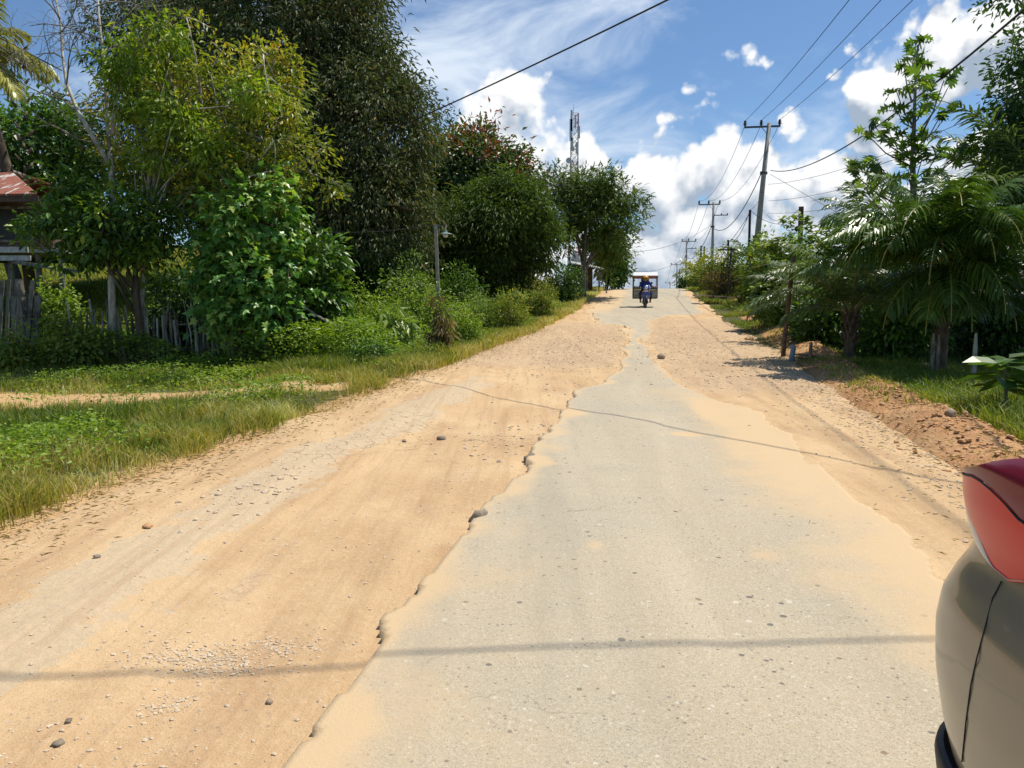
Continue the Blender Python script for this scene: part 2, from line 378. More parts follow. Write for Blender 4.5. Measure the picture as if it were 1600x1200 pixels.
# dirt sheet
ss = np.concatenate([np.arange(-12, 1.4, .4), row_s(1.5, 66, .022, .0058), np.arange(67, 110, 1.)])
tt = np.arange(-5.2, 4.0, .034)
T_, S_ = np.meshgrid(tt, ss)
jit = 0
n = len(tt); mm = len(ss)
i = np.arange(mm - 1)[:, None] * n; j = np.arange(n - 1)[None]
F = np.stack([i + j, i + j + 1, i + n + j + 1, i + n + j], -1).reshape(-1, 4)
S, T = S_.ravel(), T_.ravel(); X, Y = xy(S, T)
h, old, rub, rut = dirt_h(S, T)
ed = np.minimum(T - corrL(S), corrR(S) - T)
under = sstep(.08, .35, np.minimum(T - tL(S), tR(S) - T))
Zd = prof(S) + .03 + h - .05 * under - .16 * sstep(.12, -.55, ed + .35 * fbm(S * .9, T * .9, 51, 4))
m = mat_new('laterite_dust'); nt = m.node_tree
gp = gpos(nt); gr = gpos(nt, (1.6, .12, 1), ANG)
ns = noise(nt, 1.3, 5, .6, gr); nb = noise(nt, .7, 4, .6, gp); nf = noise(nt, 22, 6, .7, gp); nx = noise(nt, 120, 3, .6, gp)
c = mixc(nt, smooth(nt, ns, .3, .7), (.62, .43, .235), (.49, .315, .17))
c = mixc(nt, smooth(nt, nb, .42, .68), c, (.65, .46, .26))
c = mixc(nt, mth(nt, 'MULTIPLY', smooth(nt, nf, .45, .75), .5), c, (.70, .52, .33))
c = mixc(nt, mth(nt, 'MULTIPLY', smooth(nt, nx, .54, .66), .5), c, (.33, .21, .13))
c = mixc(nt, mth(nt, 'MULTIPLY', smooth(nt, noise(nt, 2.6, 5, .65, gr), .52, .72), .45), c, (.42, .25, .14))
oc = mixc(nt, smooth(nt, nf, .3, .7), (.50, .41, .29), (.60, .47, .31))
fo = smooth(nt, mth(nt, 'ADD', attr(nt, 'old'), mth(nt, 'MULTIPLY_ADD', noise(nt, 1.9, 6, .7, gp), 2.6, -1.3)), .45, .62)
c = mixc(nt, mth(nt, 'MULTIPLY', fo, .7), c, oc)
fr = smooth(nt, mth(nt, 'ADD', attr(nt, 'rub'), mth(nt, 'MULTIPLY_ADD', noise(nt, 3.2, 5, .7, gp), 1.2, -.6)), .45, .8)
c = mixc(nt, mth(nt, 'MULTIPLY', fr, .55), c, mixc(nt, smooth(nt, nf, .35, .65), (.38, .27, .18), (.60, .45, .30)))
c = mixc(nt, mth(nt, 'MULTIPLY', attr(nt, 'rut'), .45), c, (.42, .29, .16))
# cracks where the old surfacing shows
vo = NN(nt, 'ShaderNodeTexVoronoi', feature='DISTANCE_TO_EDGE'); vo.inputs['Scale'].default_value = 4.6
WN = NN(nt, 'ShaderNodeTexNoise'); WN.inputs['Scale'].default_value = 3.5; WN.inputs['Detail'].default_value = 5; lk(nt, gp, WN.inputs['Vector'])
wv = vm(nt, 'ADD', gp, vm(nt, 'MULTIPLY', WN.outputs['Color'], (.35, .35, 0))); lk(nt, wv, vo.inputs['Vector'])
ck = mth(nt, 'SUBTRACT', 1.0, smooth(nt, vo.outputs['Distance'], .002, .022))
ckm = mth(nt, 'MULTIPLY', ck, smooth(nt, mth(nt, 'ADD', mth(nt, 'MAXIMUM', attr(nt, 'crk'), mth(nt, 'MULTIPLY', attr(nt, 'rub'), .55)), mth(nt, 'MULTIPLY_ADD', noise(nt, 1.6, 4, .6, gp), 1.0, -.5)), .45, .6))
c = mixc(nt, mth(nt, 'MULTIPLY', ckm, .6), c, (.20, .14, .10))
c = mixc(nt, mth(nt, 'MULTIPLY', smooth(nt, noise(nt, 2.6, 5, .7, gpos(nt, (4.5, .16, 1), ANG)), .50, .64), .30), c, (.42, .27, .15))
# shallow worn hollows where the base course shows
hol = smooth(nt, noise(nt, 2.1, 6, .72, gpos(nt, (1.2, .45, 1), ANG)), .60, .66)
c = mixc(nt, mth(nt, 'MULTIPLY', hol, .5), c, mixc(nt, smooth(nt, nf, .35, .65), (.40, .28, .17), (.62, .47, .32)))
# small stones in the surface 
vs = NN(nt, 'ShaderNodeTexVoronoi', feature='F1'); vs.inputs['Scale'].default_value = 32; lk(nt, gp, vs.inputs['Vector'])
sel = NN(nt, 'ShaderNodeSeparateColor'); lk(nt, vs.outputs['Color'], sel.inputs[0])
peb = mth(nt, 'MULTIPLY', mth(nt, 'LESS_THAN', vs.outputs['Distance'], .26), mth(nt, 'GREATER_THAN', mth(nt, 'ADD', sel.outputs[0], mth(nt, 'MULTIPLY', nb, .16)), 1.0))
c = mixc(nt, mth(nt, 'MULTIPLY', peb, .7), c, mixc(nt, sel.outputs[1], (.22, .15, .11), (.68, .58, .44)))
hgt = mth(nt, 'ADD', mth(nt, 'ADD', mth(nt, 'MULTIPLY', nf, 1.5), mth(nt, 'MULTIPLY', nx, .35)), mth(nt, 'SUBTRACT', mth(nt, 'MULTIPLY', peb, .5), mth(nt, 'MULTIPLY', ckm, .9)))
M_DIRT = finish(m, c, .95, hgt, .55, .02, spec=.1)
crk = np.clip(blob(S, T, 600, 680, 1.3, .7) + .9 * blob(S, T, 1120, 590, 2.0, .9) + .9 * old * .45 + .8 * blob(S, T, 780, 690, .5, .6), 0, 1)
road_d = mesh_obj('dirt_road', np.stack([X, Y, Zd], 1), [F], M_DIRT, smooth_=True, attrs={'old': old, 'rub': rub, 'crk': crk, 'rut': rut})
tag(road_d, kind='structure')

# asphalt slab: broken edge, real thickness
ta = np.arange(-3.4, 3.6, .03)
sa = np.concatenate([np.arange(-12, 1.4, .4), row_s(1.5, 66, .02, .005), np.arange(67, 200, 1.)])
T_, S_ = np.meshgrid(ta, sa); n = len(ta); mm = len(sa)
S, T = S_.ravel(), T_.ravel()
crumb = .14 * fbm(S * 1.5, T * 1.5, 61, 4, .6) + .03 * fbm(S * 5, T * 5, 67, 4, .65) + .75 * sstep(14, 24, S) * fbm(S * .45, T * 1.6, 62, 5, .65)
dl = T - tL(S) + crumb; dr = tR(S) - T + crumb
sdf = np.minimum(dl, dr)
sg = sdf.reshape(mm, n); gs, gt = np.gradient(sg); ds = np.gradient(sa)[:, None]; gs = gs / ds; gt = gt / .03
gl = np.sqrt(gs ** 2 + gt ** 2) + 1e-6
i = np.arange(mm - 1)[:, None] * n; j = np.arange(n - 1)[None]
F = np.stack([i + j, i + j + 1, i + n + j + 1, i + n + j], -1).reshape(-1, 4)
F = F[(sdf[F] > 0).any(1)]
out = (sg <= 0)
mv = np.clip(-sg / gl, 0, .06) * out
S2 = (S_ + mv * gs / gl * .0).ravel(); T2 = (T_ + np.where(gt > 0, 1, -1) * np.clip(mv - .004, 0, .03)).ravel()
thick = (.017 + .028 * np.clip(fbm(S * .8, T * .3, 73, 3), -.5, 1)) * sstep(-.1, .3, dr - dl) * sstep(2.4, 4.4, S) + .009
hd = dirt_h(S, T)[0]
base = prof(S) + .03 + .6 * .035 * fbm(T * 1.1, S * .16, 31, 3)
Za = base + thick + .004 * fbm(S * 1.3, T * 1.3, 71, 3)
Za = np.where(out.ravel(), prof(S) + .03 + hd - .05, Za)
used = np.unique(F); remap = -np.ones(len(S), int); remap[used] = np.arange(len(used)); F = remap[F]
S, T, S2, T2, Za, dl, dr = [a[used] for a in (S, T, S2, T2, Za, dl, dr)]
X, Y = xy(S2, T2)
dust = 1.0 * sstep(1.35, .0, dr + .45 * fbm(S * .35, T * .9, 81, 4)) * sstep(14, 10.5, S) + .75 * sstep(.30, .0, dl + .25 * fbm(S * 2, T * 2, 83, 4)) + .42 * sstep(1.5, .2, dl + .5 * fbm(S * .5, T, 84, 4)) * sstep(6.5, 3.2, S)
dust = dust + 1.0 * sstep(32, 40, S) * sstep(1.9, .5, dl) + sstep(12, 16, S) * (.55 * sstep(.22, 0, dl + .15 * fbm(S, T, 85, 3)) + .65 * sstep(.32, 0, dr + .2 * fbm(S, T, 86, 3)))
for (px, py, a, b_, k) in [(1110,648,.55,.16,1.3),(905,652,.25,.14,1),(1068,684,.12,.16,1.3),(1185,880,.12,.10,.5),(930,870,.1,.06,.5),(1000,505,1,.1,.4)]: dust = dust + k * blob(S, T, px, py, a, b_)
m = mat_new('worn_asphalt'); nt = m.node_tree
gp = gpos(nt); gr = gpos(nt, (1.3, .10, 1), ANG)
na = noise(nt, 1.0, 4, .6, gr); nb = noise(nt, .55, 5, .6, gp); nf = noise(nt, 60, 4, .7, gp); nx = noise(nt, 190, 3, .6, gp); nd = noise(nt, 2.4, 6, .65, gp)
c = mixc(nt, smooth(nt, na, .3, .7), (.455, .378, .262), (.52, .437, .308))
c = mixc(nt, smooth(nt, nb, .45, .65), c, (.45, .39, .285))
c = mixc(nt, mth(nt, 'MULTIPLY', smooth(nt, nf, .48, .62), .5), c, (.60, .54, .43))
c = mixc(nt, mth(nt, 'MULTIPLY', smooth(nt, nx, .54, .64), .6), c, (.20, .165, .125))
dl_ = mixc(nt, nb, (.59, .42, .24), (.64, .47, .28))
def chips(scale, rad, thr, cols, st_):
    global c
    vs = NN(nt, 'ShaderNodeTexVoronoi', feature='F1'); vs.inputs['Scale'].default_value = scale
    lk(nt, vm(nt, 'ADD', gp, vm(nt, 'MULTIPLY', NNn.outputs['Color'], (.012, .012, 0))), vs.inputs['Vector'])
    sel = NN(nt, 'ShaderNodeSeparateColor'); lk(nt, vs.outputs['Color'], sel.inputs[0])
    k = mth(nt, 'MULTIPLY', mth(nt, 'LESS_THAN', vs.outputs['Distance'], mth(nt, 'MULTIPLY', sel.outputs[2], rad)), mth(nt, 'GREATER_THAN', sel.outputs[0], thr))
    c = mixc(nt, mth(nt, 'MULTIPLY', k, st_), c, ramp(nt, sel.outputs[1], cols, 'CONSTANT')); return k
NNn = NN(nt, 'ShaderNodeTexNoise'); NNn.inputs['Scale'].default_value = 60; lk(nt, gp, NNn.inputs['Vector'])
ST = [(0, (.16, .14, .12)), (.25, (.28, .22, .16)), (.45, (.66, .60, .50)), (.7, (.21, .20, .19)), (.85, (.50, .38, .25))]
k1 = chips(130, .5, .35, ST, .42); k2 = chips(52, .46, .80, ST, .7); k3 = chips(22, .42, .93, [(0, (.14, .13, .12)), (.5, (.24, .17, .12)), (.8, (.6, .55, .45))], .85)
vc = NN(nt, 'ShaderNodeTexVoronoi', feature='DISTANCE_TO_EDGE'); vc.inputs['Scale'].default_value = .9
WN2 = NN(nt, 'ShaderNodeTexNoise'); WN2.inputs['Scale'].default_value = 1.5; WN2.inputs['Detail'].default_value = 7; lk(nt, gp, WN2.inputs['Vector'])
lk(nt, vm(nt, 'ADD', gp, vm(nt, 'MULTIPLY', WN2.outputs['Color'], (.9, .9, 0))), vc.inputs['Vector'])
crk_ = mth(nt, 'MULTIPLY', mth(nt, 'SUBTRACT', 1.0, smooth(nt, vc.outputs['Distance'], .0008, .005)), smooth(nt, nb, .50, .58))
c = mixc(nt, mth(nt, 'MULTIPLY', crk_, .45), c, (.20, .17, .13))
c = mixc(nt, mth(nt, 'MULTIPLY', smooth(nt, noise(nt, 1.6, 4, .6, gr), .50, .66), .32), c, (.32, .28, .21))
fd = smooth(nt, mth(nt, 'ADD', attr(nt, 'dust'), mth(nt, 'MULTIPLY_ADD', nd, 1.0, -.5)), .1, 1.0)
c = mixc(nt, mth(nt, 'MULTIPLY', fd, .95), c, dl_)
c = mixc(nt, mth(nt, 'MULTIPLY', attr(nt, 'trk'), .5), c, (.40, .29, .17))
M_ASPH = finish(m, c, .9, mth(nt, 'ADD', mth(nt, 'ADD', nf, mth(nt, 'MULTIPLY', nx, .8)), mth(nt, 'MULTIPLY', k1, .3)), .45, .008, spec=.2)
trk = 0 * S
road_a = mesh_obj('asphalt_road', np.stack([X, Y, Za], 1), [F], M_ASPH, smooth_=True, attrs={'dust': np.clip(dust, 0, 1.4), 'trk': trk})
tag(road_a, kind='structure')

# ------------------------------------------------------------------ foliage tools
T_LEAF = (np.array([(0,0,0),(.45,.5,.07),(1,0,-.10),(.45,-.5,.07)]), np.array([(0,2,1),(0,3,2)]))
T_OVAL = (np.array([(0,0,0),(.25,.42,.05),(.65,.42,.03),(1,0,-.12),(.65,-.42,.03),(.25,-.42,.05),(.5,0,-.03)]), np.array([(6,1,0),(6,2,1),(6,3,2),(6,4,3),(6,5,4),(6,0,5)]))
T_LOBE = (np.array([(0,0,0),(-.06,.38,.0),(.18,.28,.03),(.38,.60,-.04),(.5,.25,.04),(1,0,-.10),(.5,-.25,.04),(.38,-.60,-.04),(.18,-.28,.03),(-.06,-.38,.0),(.3,0,.05)]),
          np.array([(10,i + 1, i) for i in range(9)] + [(10, 0, 9)]))
T_FEATH = (np.array([(0,0,0),(.1,.12,.02),(.28,.62,-.03),(.30,.16,.03),(.55,.60,-.04),(.55,.13,.03),(.8,.36,-.06),(.78,.08,0),(1,0,-.12),(.78,-.08,0),(.8,-.36,-.06),(.55,-.13,.03),(.55,-.60,-.04),(.30,-.16,.03),(.28,-.62,-.03),(.1,-.12,.02)]),
           np.array([(0,3,1),(1,3,2),(3,5,4),(5,7,6),(5,8,7),(5,9,8),(9,11,10),(11,13,12),(13,15,14),(0,15,13),(0,13,3),(3,13,11),(3,11,5),(5,11,9)]))
def leaves(mb, C, A, N, L, W, tpl, tint):
    V, Fc = tpl; A = unit(A); B = unit(np.cross(N, A)); N = np.cross(A, B)
    n = len(C); L = np.broadcast_to(L, (n,))[:, None, None]; W = np.broadcast_to(W, (n,))[:, None, None]
    P = C[:, None] + V[None, :, 0:1] * L * A[:, None] + V[None, :, 1:2] * W * B[:, None] + V[None, :, 2:3] * L * N[:, None]
    k = len(V); Ff = (Fc[None] + (np.arange(n) * k)[:, None, None]).reshape(-1, 3)
    mb.add(P.reshape(-1, 3), Ff, np.repeat(np.clip(np.broadcast_to(tint, (n,)), 0, 1), k))
def rdir(rs, n): return unit(rs.normal(size=(n, 3)))
def clumps(rs, lobes, n, shell=.45, rough=.28, hole=.0, flat=1.0):
    """clump centres spread through ellipsoid lobes, with an uneven outline"""
    lb = np.array([l[:6] for l in lobes], float); wt = (lb[:, 3] * lb[:, 4] * lb[:, 5]) ** (2 / 3.); wt /= wt.sum()
    idx = rs.choice(len(lb), n, p=wt); d = rdir(rs, n)
    nz = fbm(np.arctan2(d[:, 1], d[:, 0]) * 1.6 + idx * 7.3, d[:, 2] * 2.2 + idx * 3.1, 91, 3)
    r = (shell + (1 - shell) * rs.rand(n) ** .6) * (1 + rough * nz * 1.6)
    c = lb[idx, :3] + d * r[:, None] * lb[idx, 3:6]
    if hole > 0:
        q = fbm(c[:, 0] / (lb[:, 3].mean() * .45) + 5, c[:, 2] / (lb[:, 5].mean() * .4) + 9, 97, 3)
        keep = q > -hole_q(hole); c = c[keep]; d = d[keep]; idx = idx[keep]
    return c, d, idx
def hole_q(h): return .55 - h
def foliage(mb, rs, lobes, n, per, rc, L, W, tpl=T_LEAF, droop=.35, up=1.0, out=.5, shell=.45, rough=.28, hole=0, tv=(.5, .2, .12), whorl=False, toptint=0, zmin=None):
    c, d, idx = clumps(rs, lobes, n, shell, rough, hole)
    if zmin is not None:
        k = c[:, 2] > terrain(c[:, 0], c[:, 1]) + zmin; c, d = c[k], d[k]
    n = len(c)
    ct = tv[0] + tv[1] * rs.normal(size=n)
    if toptint: ct = ct + toptint * (d[:, 2] > .35) * rs.rand(n)
    cc = np.repeat(c, per, 0); dd = np.repeat(d, per, 0); m = len(cc)
    if whorl:
        a = rs.rand(m) * 6.283; el_ = rs.normal(.15, .35, m)
        A = np.stack([np.cos(a) * np.cos(el_), np.sin(a) * np.cos(el_), np.sin(el_)], 1) + dd * .3; A[:, 2] -= droop
        P = cc + rs.normal(size=(m, 3)) * rc * .35
        N = np.tile([0, 0, 1.0], (m, 1)) + rs.normal(size=(m, 3)) * .25
    else:
        off = rs.normal(size=(m, 3)) * rc * np.array([1, 1, .7]); P = cc + off
        A = unit(off) * .6 + dd * out + rs.normal(size=(m, 3)) * .45; A[:, 2] -= droop
        N = np.tile([0, 0, up], (m, 1)) + rs.normal(size=(m, 3)) * .55 + dd * .3
    s = rs.uniform(.65, 1.2, m)
    leaves(mb, P, A, N, L * s, W * s, tpl, np.repeat(ct, per) + tv[2] * rs.normal(size=m))
    return c
def limb(mb, a, b, r0, r1, rs, sag=.15, n=6, k=5):
    a = np.array(a, float); b = np.array(b, float); t = np.linspace(0, 1, n)[:, None]
    mid = (a + b) / 2 + rs.normal(size=3) * np.linalg.norm(b - a) * sag * .6 + np.array([0, 0, 1]) * np.linalg.norm(b - a) * sag * .5
    P = (1 - t) ** 2 * a + 2 * t * (1 - t) * mid + t ** 2 * b
    mb.tube(P, np.linspace(r0, r1, n), k); return P
def skeleton(mb, rs, base, top, r, targets, nb, rt=.012, lean=.1):
    base = np.array(base, float); top = np.array(top, float)
    n = 9; t = np.linspace(0, 1, n)[:, None]; P = base + (top - base) * t + np.sin(t * 5) * rs.normal(size=3) * lean * .4
    P[0] = base - [0, 0, .25]
    mb.tube(P, r * np.linspace(1.15, .45, n), 8)
    tg = np.asarray(targets); sel = rs.permutation(len(tg))[:nb]
    mains = []
    for q, i_ in enumerate(sel):
        T3 = tg[i_]
        if q < max(3, nb // 6) or not mains:
            k = rs.randint(n // 3, n); Q = limb(mb, P[k], T3, r * .42, rt * 1.5, rs); mains.append(Q)
        else:
            al = np.concatenate(mains); dd = np.linalg.norm(al - T3, axis=1); S0 = al[np.argsort(dd)[rs.randint(0, 3)]]
            Q = limb(mb, S0, T3, max(rt * 1.8, r * .14), rt * .6, rs, .1, 5, 4)
            if q < nb // 2: mains.append(Q)

def px_lobe(px, py, rx, ry, Y, ry_d=None):
    """crown lobe seen at a photo pixel, Y metres ahead; half sizes in photo pixels"""
    p = at(px, py, Y); return (p.x, p.y, p.z, rx / 1200 * Y, (ry_d if ry_d else rx / 1200 * Y * .8), ry / 1200 * Y)
def tree(name, label, cat, base, lobes, leaf, bark, n, per, rc, L, W, seed, trunk_r=.15, top=None, nb=30, group=None, extra=None, **kw):
    rs = np.random.RandomState(seed); bz = gz(*base[:2]); loc = (base[0], base[1], bz)
    root = empty(name, loc, 0, label, cat, group)
    mb = MB(); c = foliage(mb, rs, lobes, n, per, rc, L, W, **kw)
    if extra: extra(mb, rs, c)
    mb.build('crown' if trunk_r > .045 else 'foliage', leaf, root)
    tb = MB()
    if top is None: l0 = max(lobes, key=lambda l: l[3] * l[5]); top = (l0[0] * .7 + loc[0] * .3, l0[1] * .7 + loc[1] * .3, l0[2] + l0[5] * .2)
    skeleton(tb, rs, loc, top, trunk_r, c, min(nb, len(c)), .012 if trunk_r > .08 else .007)
    tb.build('trunk' if trunk_r > .045 else 'stem', bark, root, smooth_=True)
    return root

L_MANGO = leafmat('leaf_mango', [(0, (0.035, 0.057, 0.019)), (.4, (0.076, 0.108, 0.035)), (.7, (0.147, 0.166, 0.054)), (1, (0.324, 0.243, 0.096))], .6, .2, .3)
L_YEL = leafmat('leaf_yellow_green', [(0, (0.053, 0.079, 0.016)), (.35, (0.132, 0.194, 0.028)), (.65, (0.317, 0.342, 0.038)), (.9, (0.550, 0.479, 0.047)), (1, (0.550, 0.342, 0.047))], .45, .35)
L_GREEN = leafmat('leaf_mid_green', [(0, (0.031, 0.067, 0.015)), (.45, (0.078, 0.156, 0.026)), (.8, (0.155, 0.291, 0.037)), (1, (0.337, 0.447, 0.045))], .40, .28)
L_RED = leafmat('leaf_red_tips', [(0, (0.032, 0.062, 0.022)), (.5, (0.079, 0.135, 0.034)), (.75, (0.135, 0.185, 0.047)), (.86, (0.315, 0.102, 0.062)), (1, (0.450, 0.144, 0.078))], .42, .25)
L_VINE = leafmat('leaf_vine', [(0, (0.041, 0.107, 0.021)), (.5, (0.094, 0.232, 0.042)), (.85, (0.186, 0.356, 0.059)), (1, (0.413, 0.550, 0.119))], .38, .30)
L_BUSH = leafmat('leaf_shrub', [(0, (0.066, 0.105, 0.018)), (.45, (0.154, 0.219, 0.030)), (.8, (0.264, 0.323, 0.044)), (1, (0.484, 0.418, 0.076))], .5, .35)
L_LIME = leafmat('leaf_ground_lime', [(0, (0.092, 0.160, 0.016)), (.5, (0.208, 0.319, 0.029)), (1, (0.439, 0.499, 0.054))], .5, .4)
L_DRY = leafmat('leaf_dry', [(0, (0.109, 0.091, 0.036)), (.5, (0.242, 0.182, 0.073)), (1, (0.436, 0.327, 0.157))], .7, .3)
L_PALM = leafmat('leaf_palm', [(0, (0.034, 0.071, 0.016)), (.5, (0.083, 0.151, 0.027)), (.85, (0.164, 0.264, 0.040)), (1, (0.469, 0.344, 0.068))], .33, .25, .5)
L_COCO = leafmat('leaf_coconut', [(0, (0.097, 0.133, 0.033)), (.5, (0.308, 0.299, 0.055)), (1, (0.550, 0.532, 0.133))], .35, .3, .5)
L_CASS = leafmat('leaf_cassava', [(0, (0.075, 0.139, 0.029)), (.5, (0.161, 0.256, 0.050)), (1, (0.347, 0.428, 0.100))], .42, .3)
L_GRASS = leafmat('grass_blades', [(0, (0.070, 0.123, 0.015)), (.4, (0.169, 0.231, 0.029)), (.62, (0.317, 0.314, 0.053)), (.8, (0.550, 0.413, 0.132)), (1, (0.550, 0.550, 0.264))], .55, .4)
L_OLIVE = leafmat('leaf_olive', [(0, (.035, .062, .014)), (.5, (.095, .150, .028)), (1, (.21, .28, .05))], .6, .28, .25)

# ---- trees on the left
D = 31
rs0 = np.random.RandomState(3)
tree('mango_tree', 'huge dark mango tree, the tallest and widest tree, rising behind the yellow-green tree', 'tree', (-8.6, 32.5),
  [px_lobe(430,110,215,150,32,5), px_lobe(520,70,90,90,31), px_lobe(570,230,105,150,31,4), px_lobe(590,340,95,110,30,3.5), px_lobe(300,60,120,110,33,4), px_lobe(470,320,130,120,31,4), px_lobe(330,240,150,130,33,4), px_lobe(655,215,22,50,30,.8), px_lobe(500,-60,120,80,32,4), px_lobe(610,140,40,60,30)],
  L_MANGO, M_BARK, 3600, 38, .36, .27, .078, 11, trunk_r=.55, nb=90, droop=.75, shell=.35, rough=.22, tv=(.48, .17, .16))
tree('red_tipped_tree', 'broad tree with reddish new leaves on its top, second from the tower', 'tree', (-2.0, 44),
  [px_lobe(755,270,80,60,44,3.5), px_lobe(700,290,45,70,44), px_lobe(800,285,42,45,43), px_lobe(740,235,60,28,44), px_lobe(730,350,70,60,45)],
  L_RED, M_BARK, 620, 26, .42, .36, .16, 12, trunk_r=.28, nb=60, droop=.2, tpl=T_LEAF, shell=.3, rough=.3, hole=.28, tv=(.45, .10, .10), toptint=.55)
tree('bushy_mango_tree', 'round dark bushy mango tree with a few lime and orange shoots behind the lamp post', 'tree', (-.9, 35),
  [px_lobe(785,350,85,62,35,2.6), px_lobe(760,400,85,50,35), px_lobe(830,390,45,60,34.6), px_lobe(720,395,50,40,35), px_lobe(790,300,50,24,35)],
  L_OLIVE, M_BARK, 1000, 36, .29, .27, .075, 13, trunk_r=.16, nb=50, droop=.6, shell=.4, tv=(.30, .15, .13), toptint=.45)
def spray(mb, rs, c): pass
tree('spreading_tree', 'spreading tree with feathery branches reaching over the road beside the hut', 'tree', (4.3, 47),
  [px_lobe(900,300,62,34,47,2.5), px_lobe(960,315,45,30,47,2), px_lobe(935,350,70,40,47,2.5), px_lobe(985,322,27,12,46.5,1), px_lobe(870,340,36,60,47,1.5), px_lobe(915,285,60,16,47,2), px_lobe(955,385,28,40,48,1.6)],
  L_OLIVE, M_GREY, 560, 22, .34, .40, .13, 14, trunk_r=.2, top=tuple(at(915, 345, 47)), nb=90, droop=.3, shell=.25, rough=.5, hole=.33, tv=(.50, .13, .10), tpl=T_FEATH)
tree('roadside_tree', 'small dense green tree at the crest behind the hut, lowest branches over the road edge', 'tree', (7.2, 59),
  [px_lobe(955,405,25,36,59,1.5), px_lobe(945,375,28,22,59), px_lobe(963,430,15,18,59,.8)], L_GREEN, M_BARK, 230, 22, .3, .34, .16, 15, trunk_r=.12, nb=26, shell=.3, tv=(.45, .12, .1), tpl=T_OVAL)
tree('background_tree', 'leafy green tree behind the wooden house at the far left', 'tree', (-21, 33),
  [px_lobe(40,230,90,80,34,3), px_lobe(100,210,50,45,34), px_lobe(-60,260,90,90,34,3), px_lobe(130,270,60,50,33)], L_GREEN, M_BARK, 520, 24, .45, .34, .16, 16, trunk_r=.25, nb=30, tv=(.55, .16, .1), hole=.2)
tree('background_tree', 'dark green tree filling the gap between mango tree and bushy mango tree', 'tree', (-5.2, 46),
  [px_lobe(690,300,40,120,46,3), px_lobe(650,380,60,70,44,3), px_lobe(560,400,90,70,42,3)], L_GREEN, M_BARK, 420, 24, .5, .36, .17, 17, trunk_r=.2, nb=30, tv=(.25, .13, .1))
# yellow-green thicket in front
tree('yellow_green_tree', 'tangled yellow-green tree in front of the huge mango tree', 'tree', (-7.6, 20),
  [px_lobe(300,190,120,120,20,2), px_lobe(410,180,90,90,20,2), px_lobe(250,110,60,55,20), px_lobe(360,110,90,60,20), px_lobe(430,270,85,60,19.5,1.5), px_lobe(330,290,130,70,19.6,1.5), px_lobe(200,260,70,70,20), px_lobe(470,230,50,60,19.6), px_lobe(495,300,38,35,19.4), px_lobe(440,110,40,70,20)],
  L_YEL, M_PALE, 980, 16, .15, .18, .072, 21, trunk_r=.10, top=tuple(at(300, 190, 20)), nb=230, droop=.35, shell=.25, rough=.5, hole=.36, tv=(.52, .22, .14))
tree('lime_leaved_tree', 'thin tree with bright lime leaf sprays right of the bare pale tree', 'tree', (-9.2, 18.8),
  [px_lobe(265,165,32,22,18.5,.7), px_lobe(290,205,40,30,18.5,.7), px_lobe(245,245,35,30,18.5,.7), px_lobe(400,150,45,28,18.6,.7), px_lobe(255,60,40,35,18.6), px_lobe(190,90,35,50,18.6), px_lobe(330,240,40,30,18.6), px_lobe(200,150,40,40,18.6)],
  L_LIME, M_PALE, 190, 22, .16, .20, .075, 22, trunk_r=.06, top=tuple(at(250, 170, 18.7)), nb=90, droop=.6, shell=.2, rough=.4, tv=(.55, .22, .15), hole=.15)
tree('glossy_leaved_tree', 'low spreading tree with large glossy leaves over the fence beside the house', 'tree', (-8.9, 18.6),
  [px_lobe(125,350,45,34,18.6,1.2), px_lobe(190,350,70,55,18.6,1.2), px_lobe(60,352,30,22,18.8,.7), px_lobe(250,360,50,50,18.6), px_lobe(130,395,40,25,18.5), px_lobe(130,300,45,30,18.8), px_lobe(210,395,40,25,18.4)],
  L_GREEN, M_BARK, 330, 15, .17, .22, .085, 23, trunk_r=.10, top=tuple(at(205, 380, 18.6)), nb=70, droop=.25, shell=.25, rough=.4, tv=(.55, .2, .15), tpl=T_OVAL)
tree('broad_leaved_bush', 'bush with big pale-edged leaves right of the vine-covered tree', 'bush', (-5.6, 19.4),
  [px_lobe(500,400,38,40,19.4,.8), px_lobe(480,450,45,45,19.2,.8), px_lobe(440,390,50,60,19.8), px_lobe(520,455,24,45,19.2,.5)], L_GREEN, M_BARK, 220, 13, .14, .24, .12, 24, trunk_r=.05, nb=30, tv=(.6, .2, .12), tpl=T_OVAL, droop=.35)
tree('vine_covered_tree', 'tree stump smothered in star-shaped bright green climbing vine leaves', 'vine', (-6.4, 18.2),
  [px_lobe(365,345,36,60,18.2,.8), px_lobe(385,440,55,60,18.1,.8), px_lobe(350,400,50,60,18.2,.7), px_lobe(420,485,40,50,18.1,.7), px_lobe(430,330,32,60,18.6,.7), px_lobe(350,480,34,45,18.1,.6), px_lobe(450,430,26,60,18.3,.5)],
  L_VINE, M_BARK, 700, 6, .17, .21, .18, 25, trunk_r=.14, nb=30, droop=.9, out=1.0, shell=.6, rough=.3, tpl=T_LOBE, tv=(.68, .22, .15))

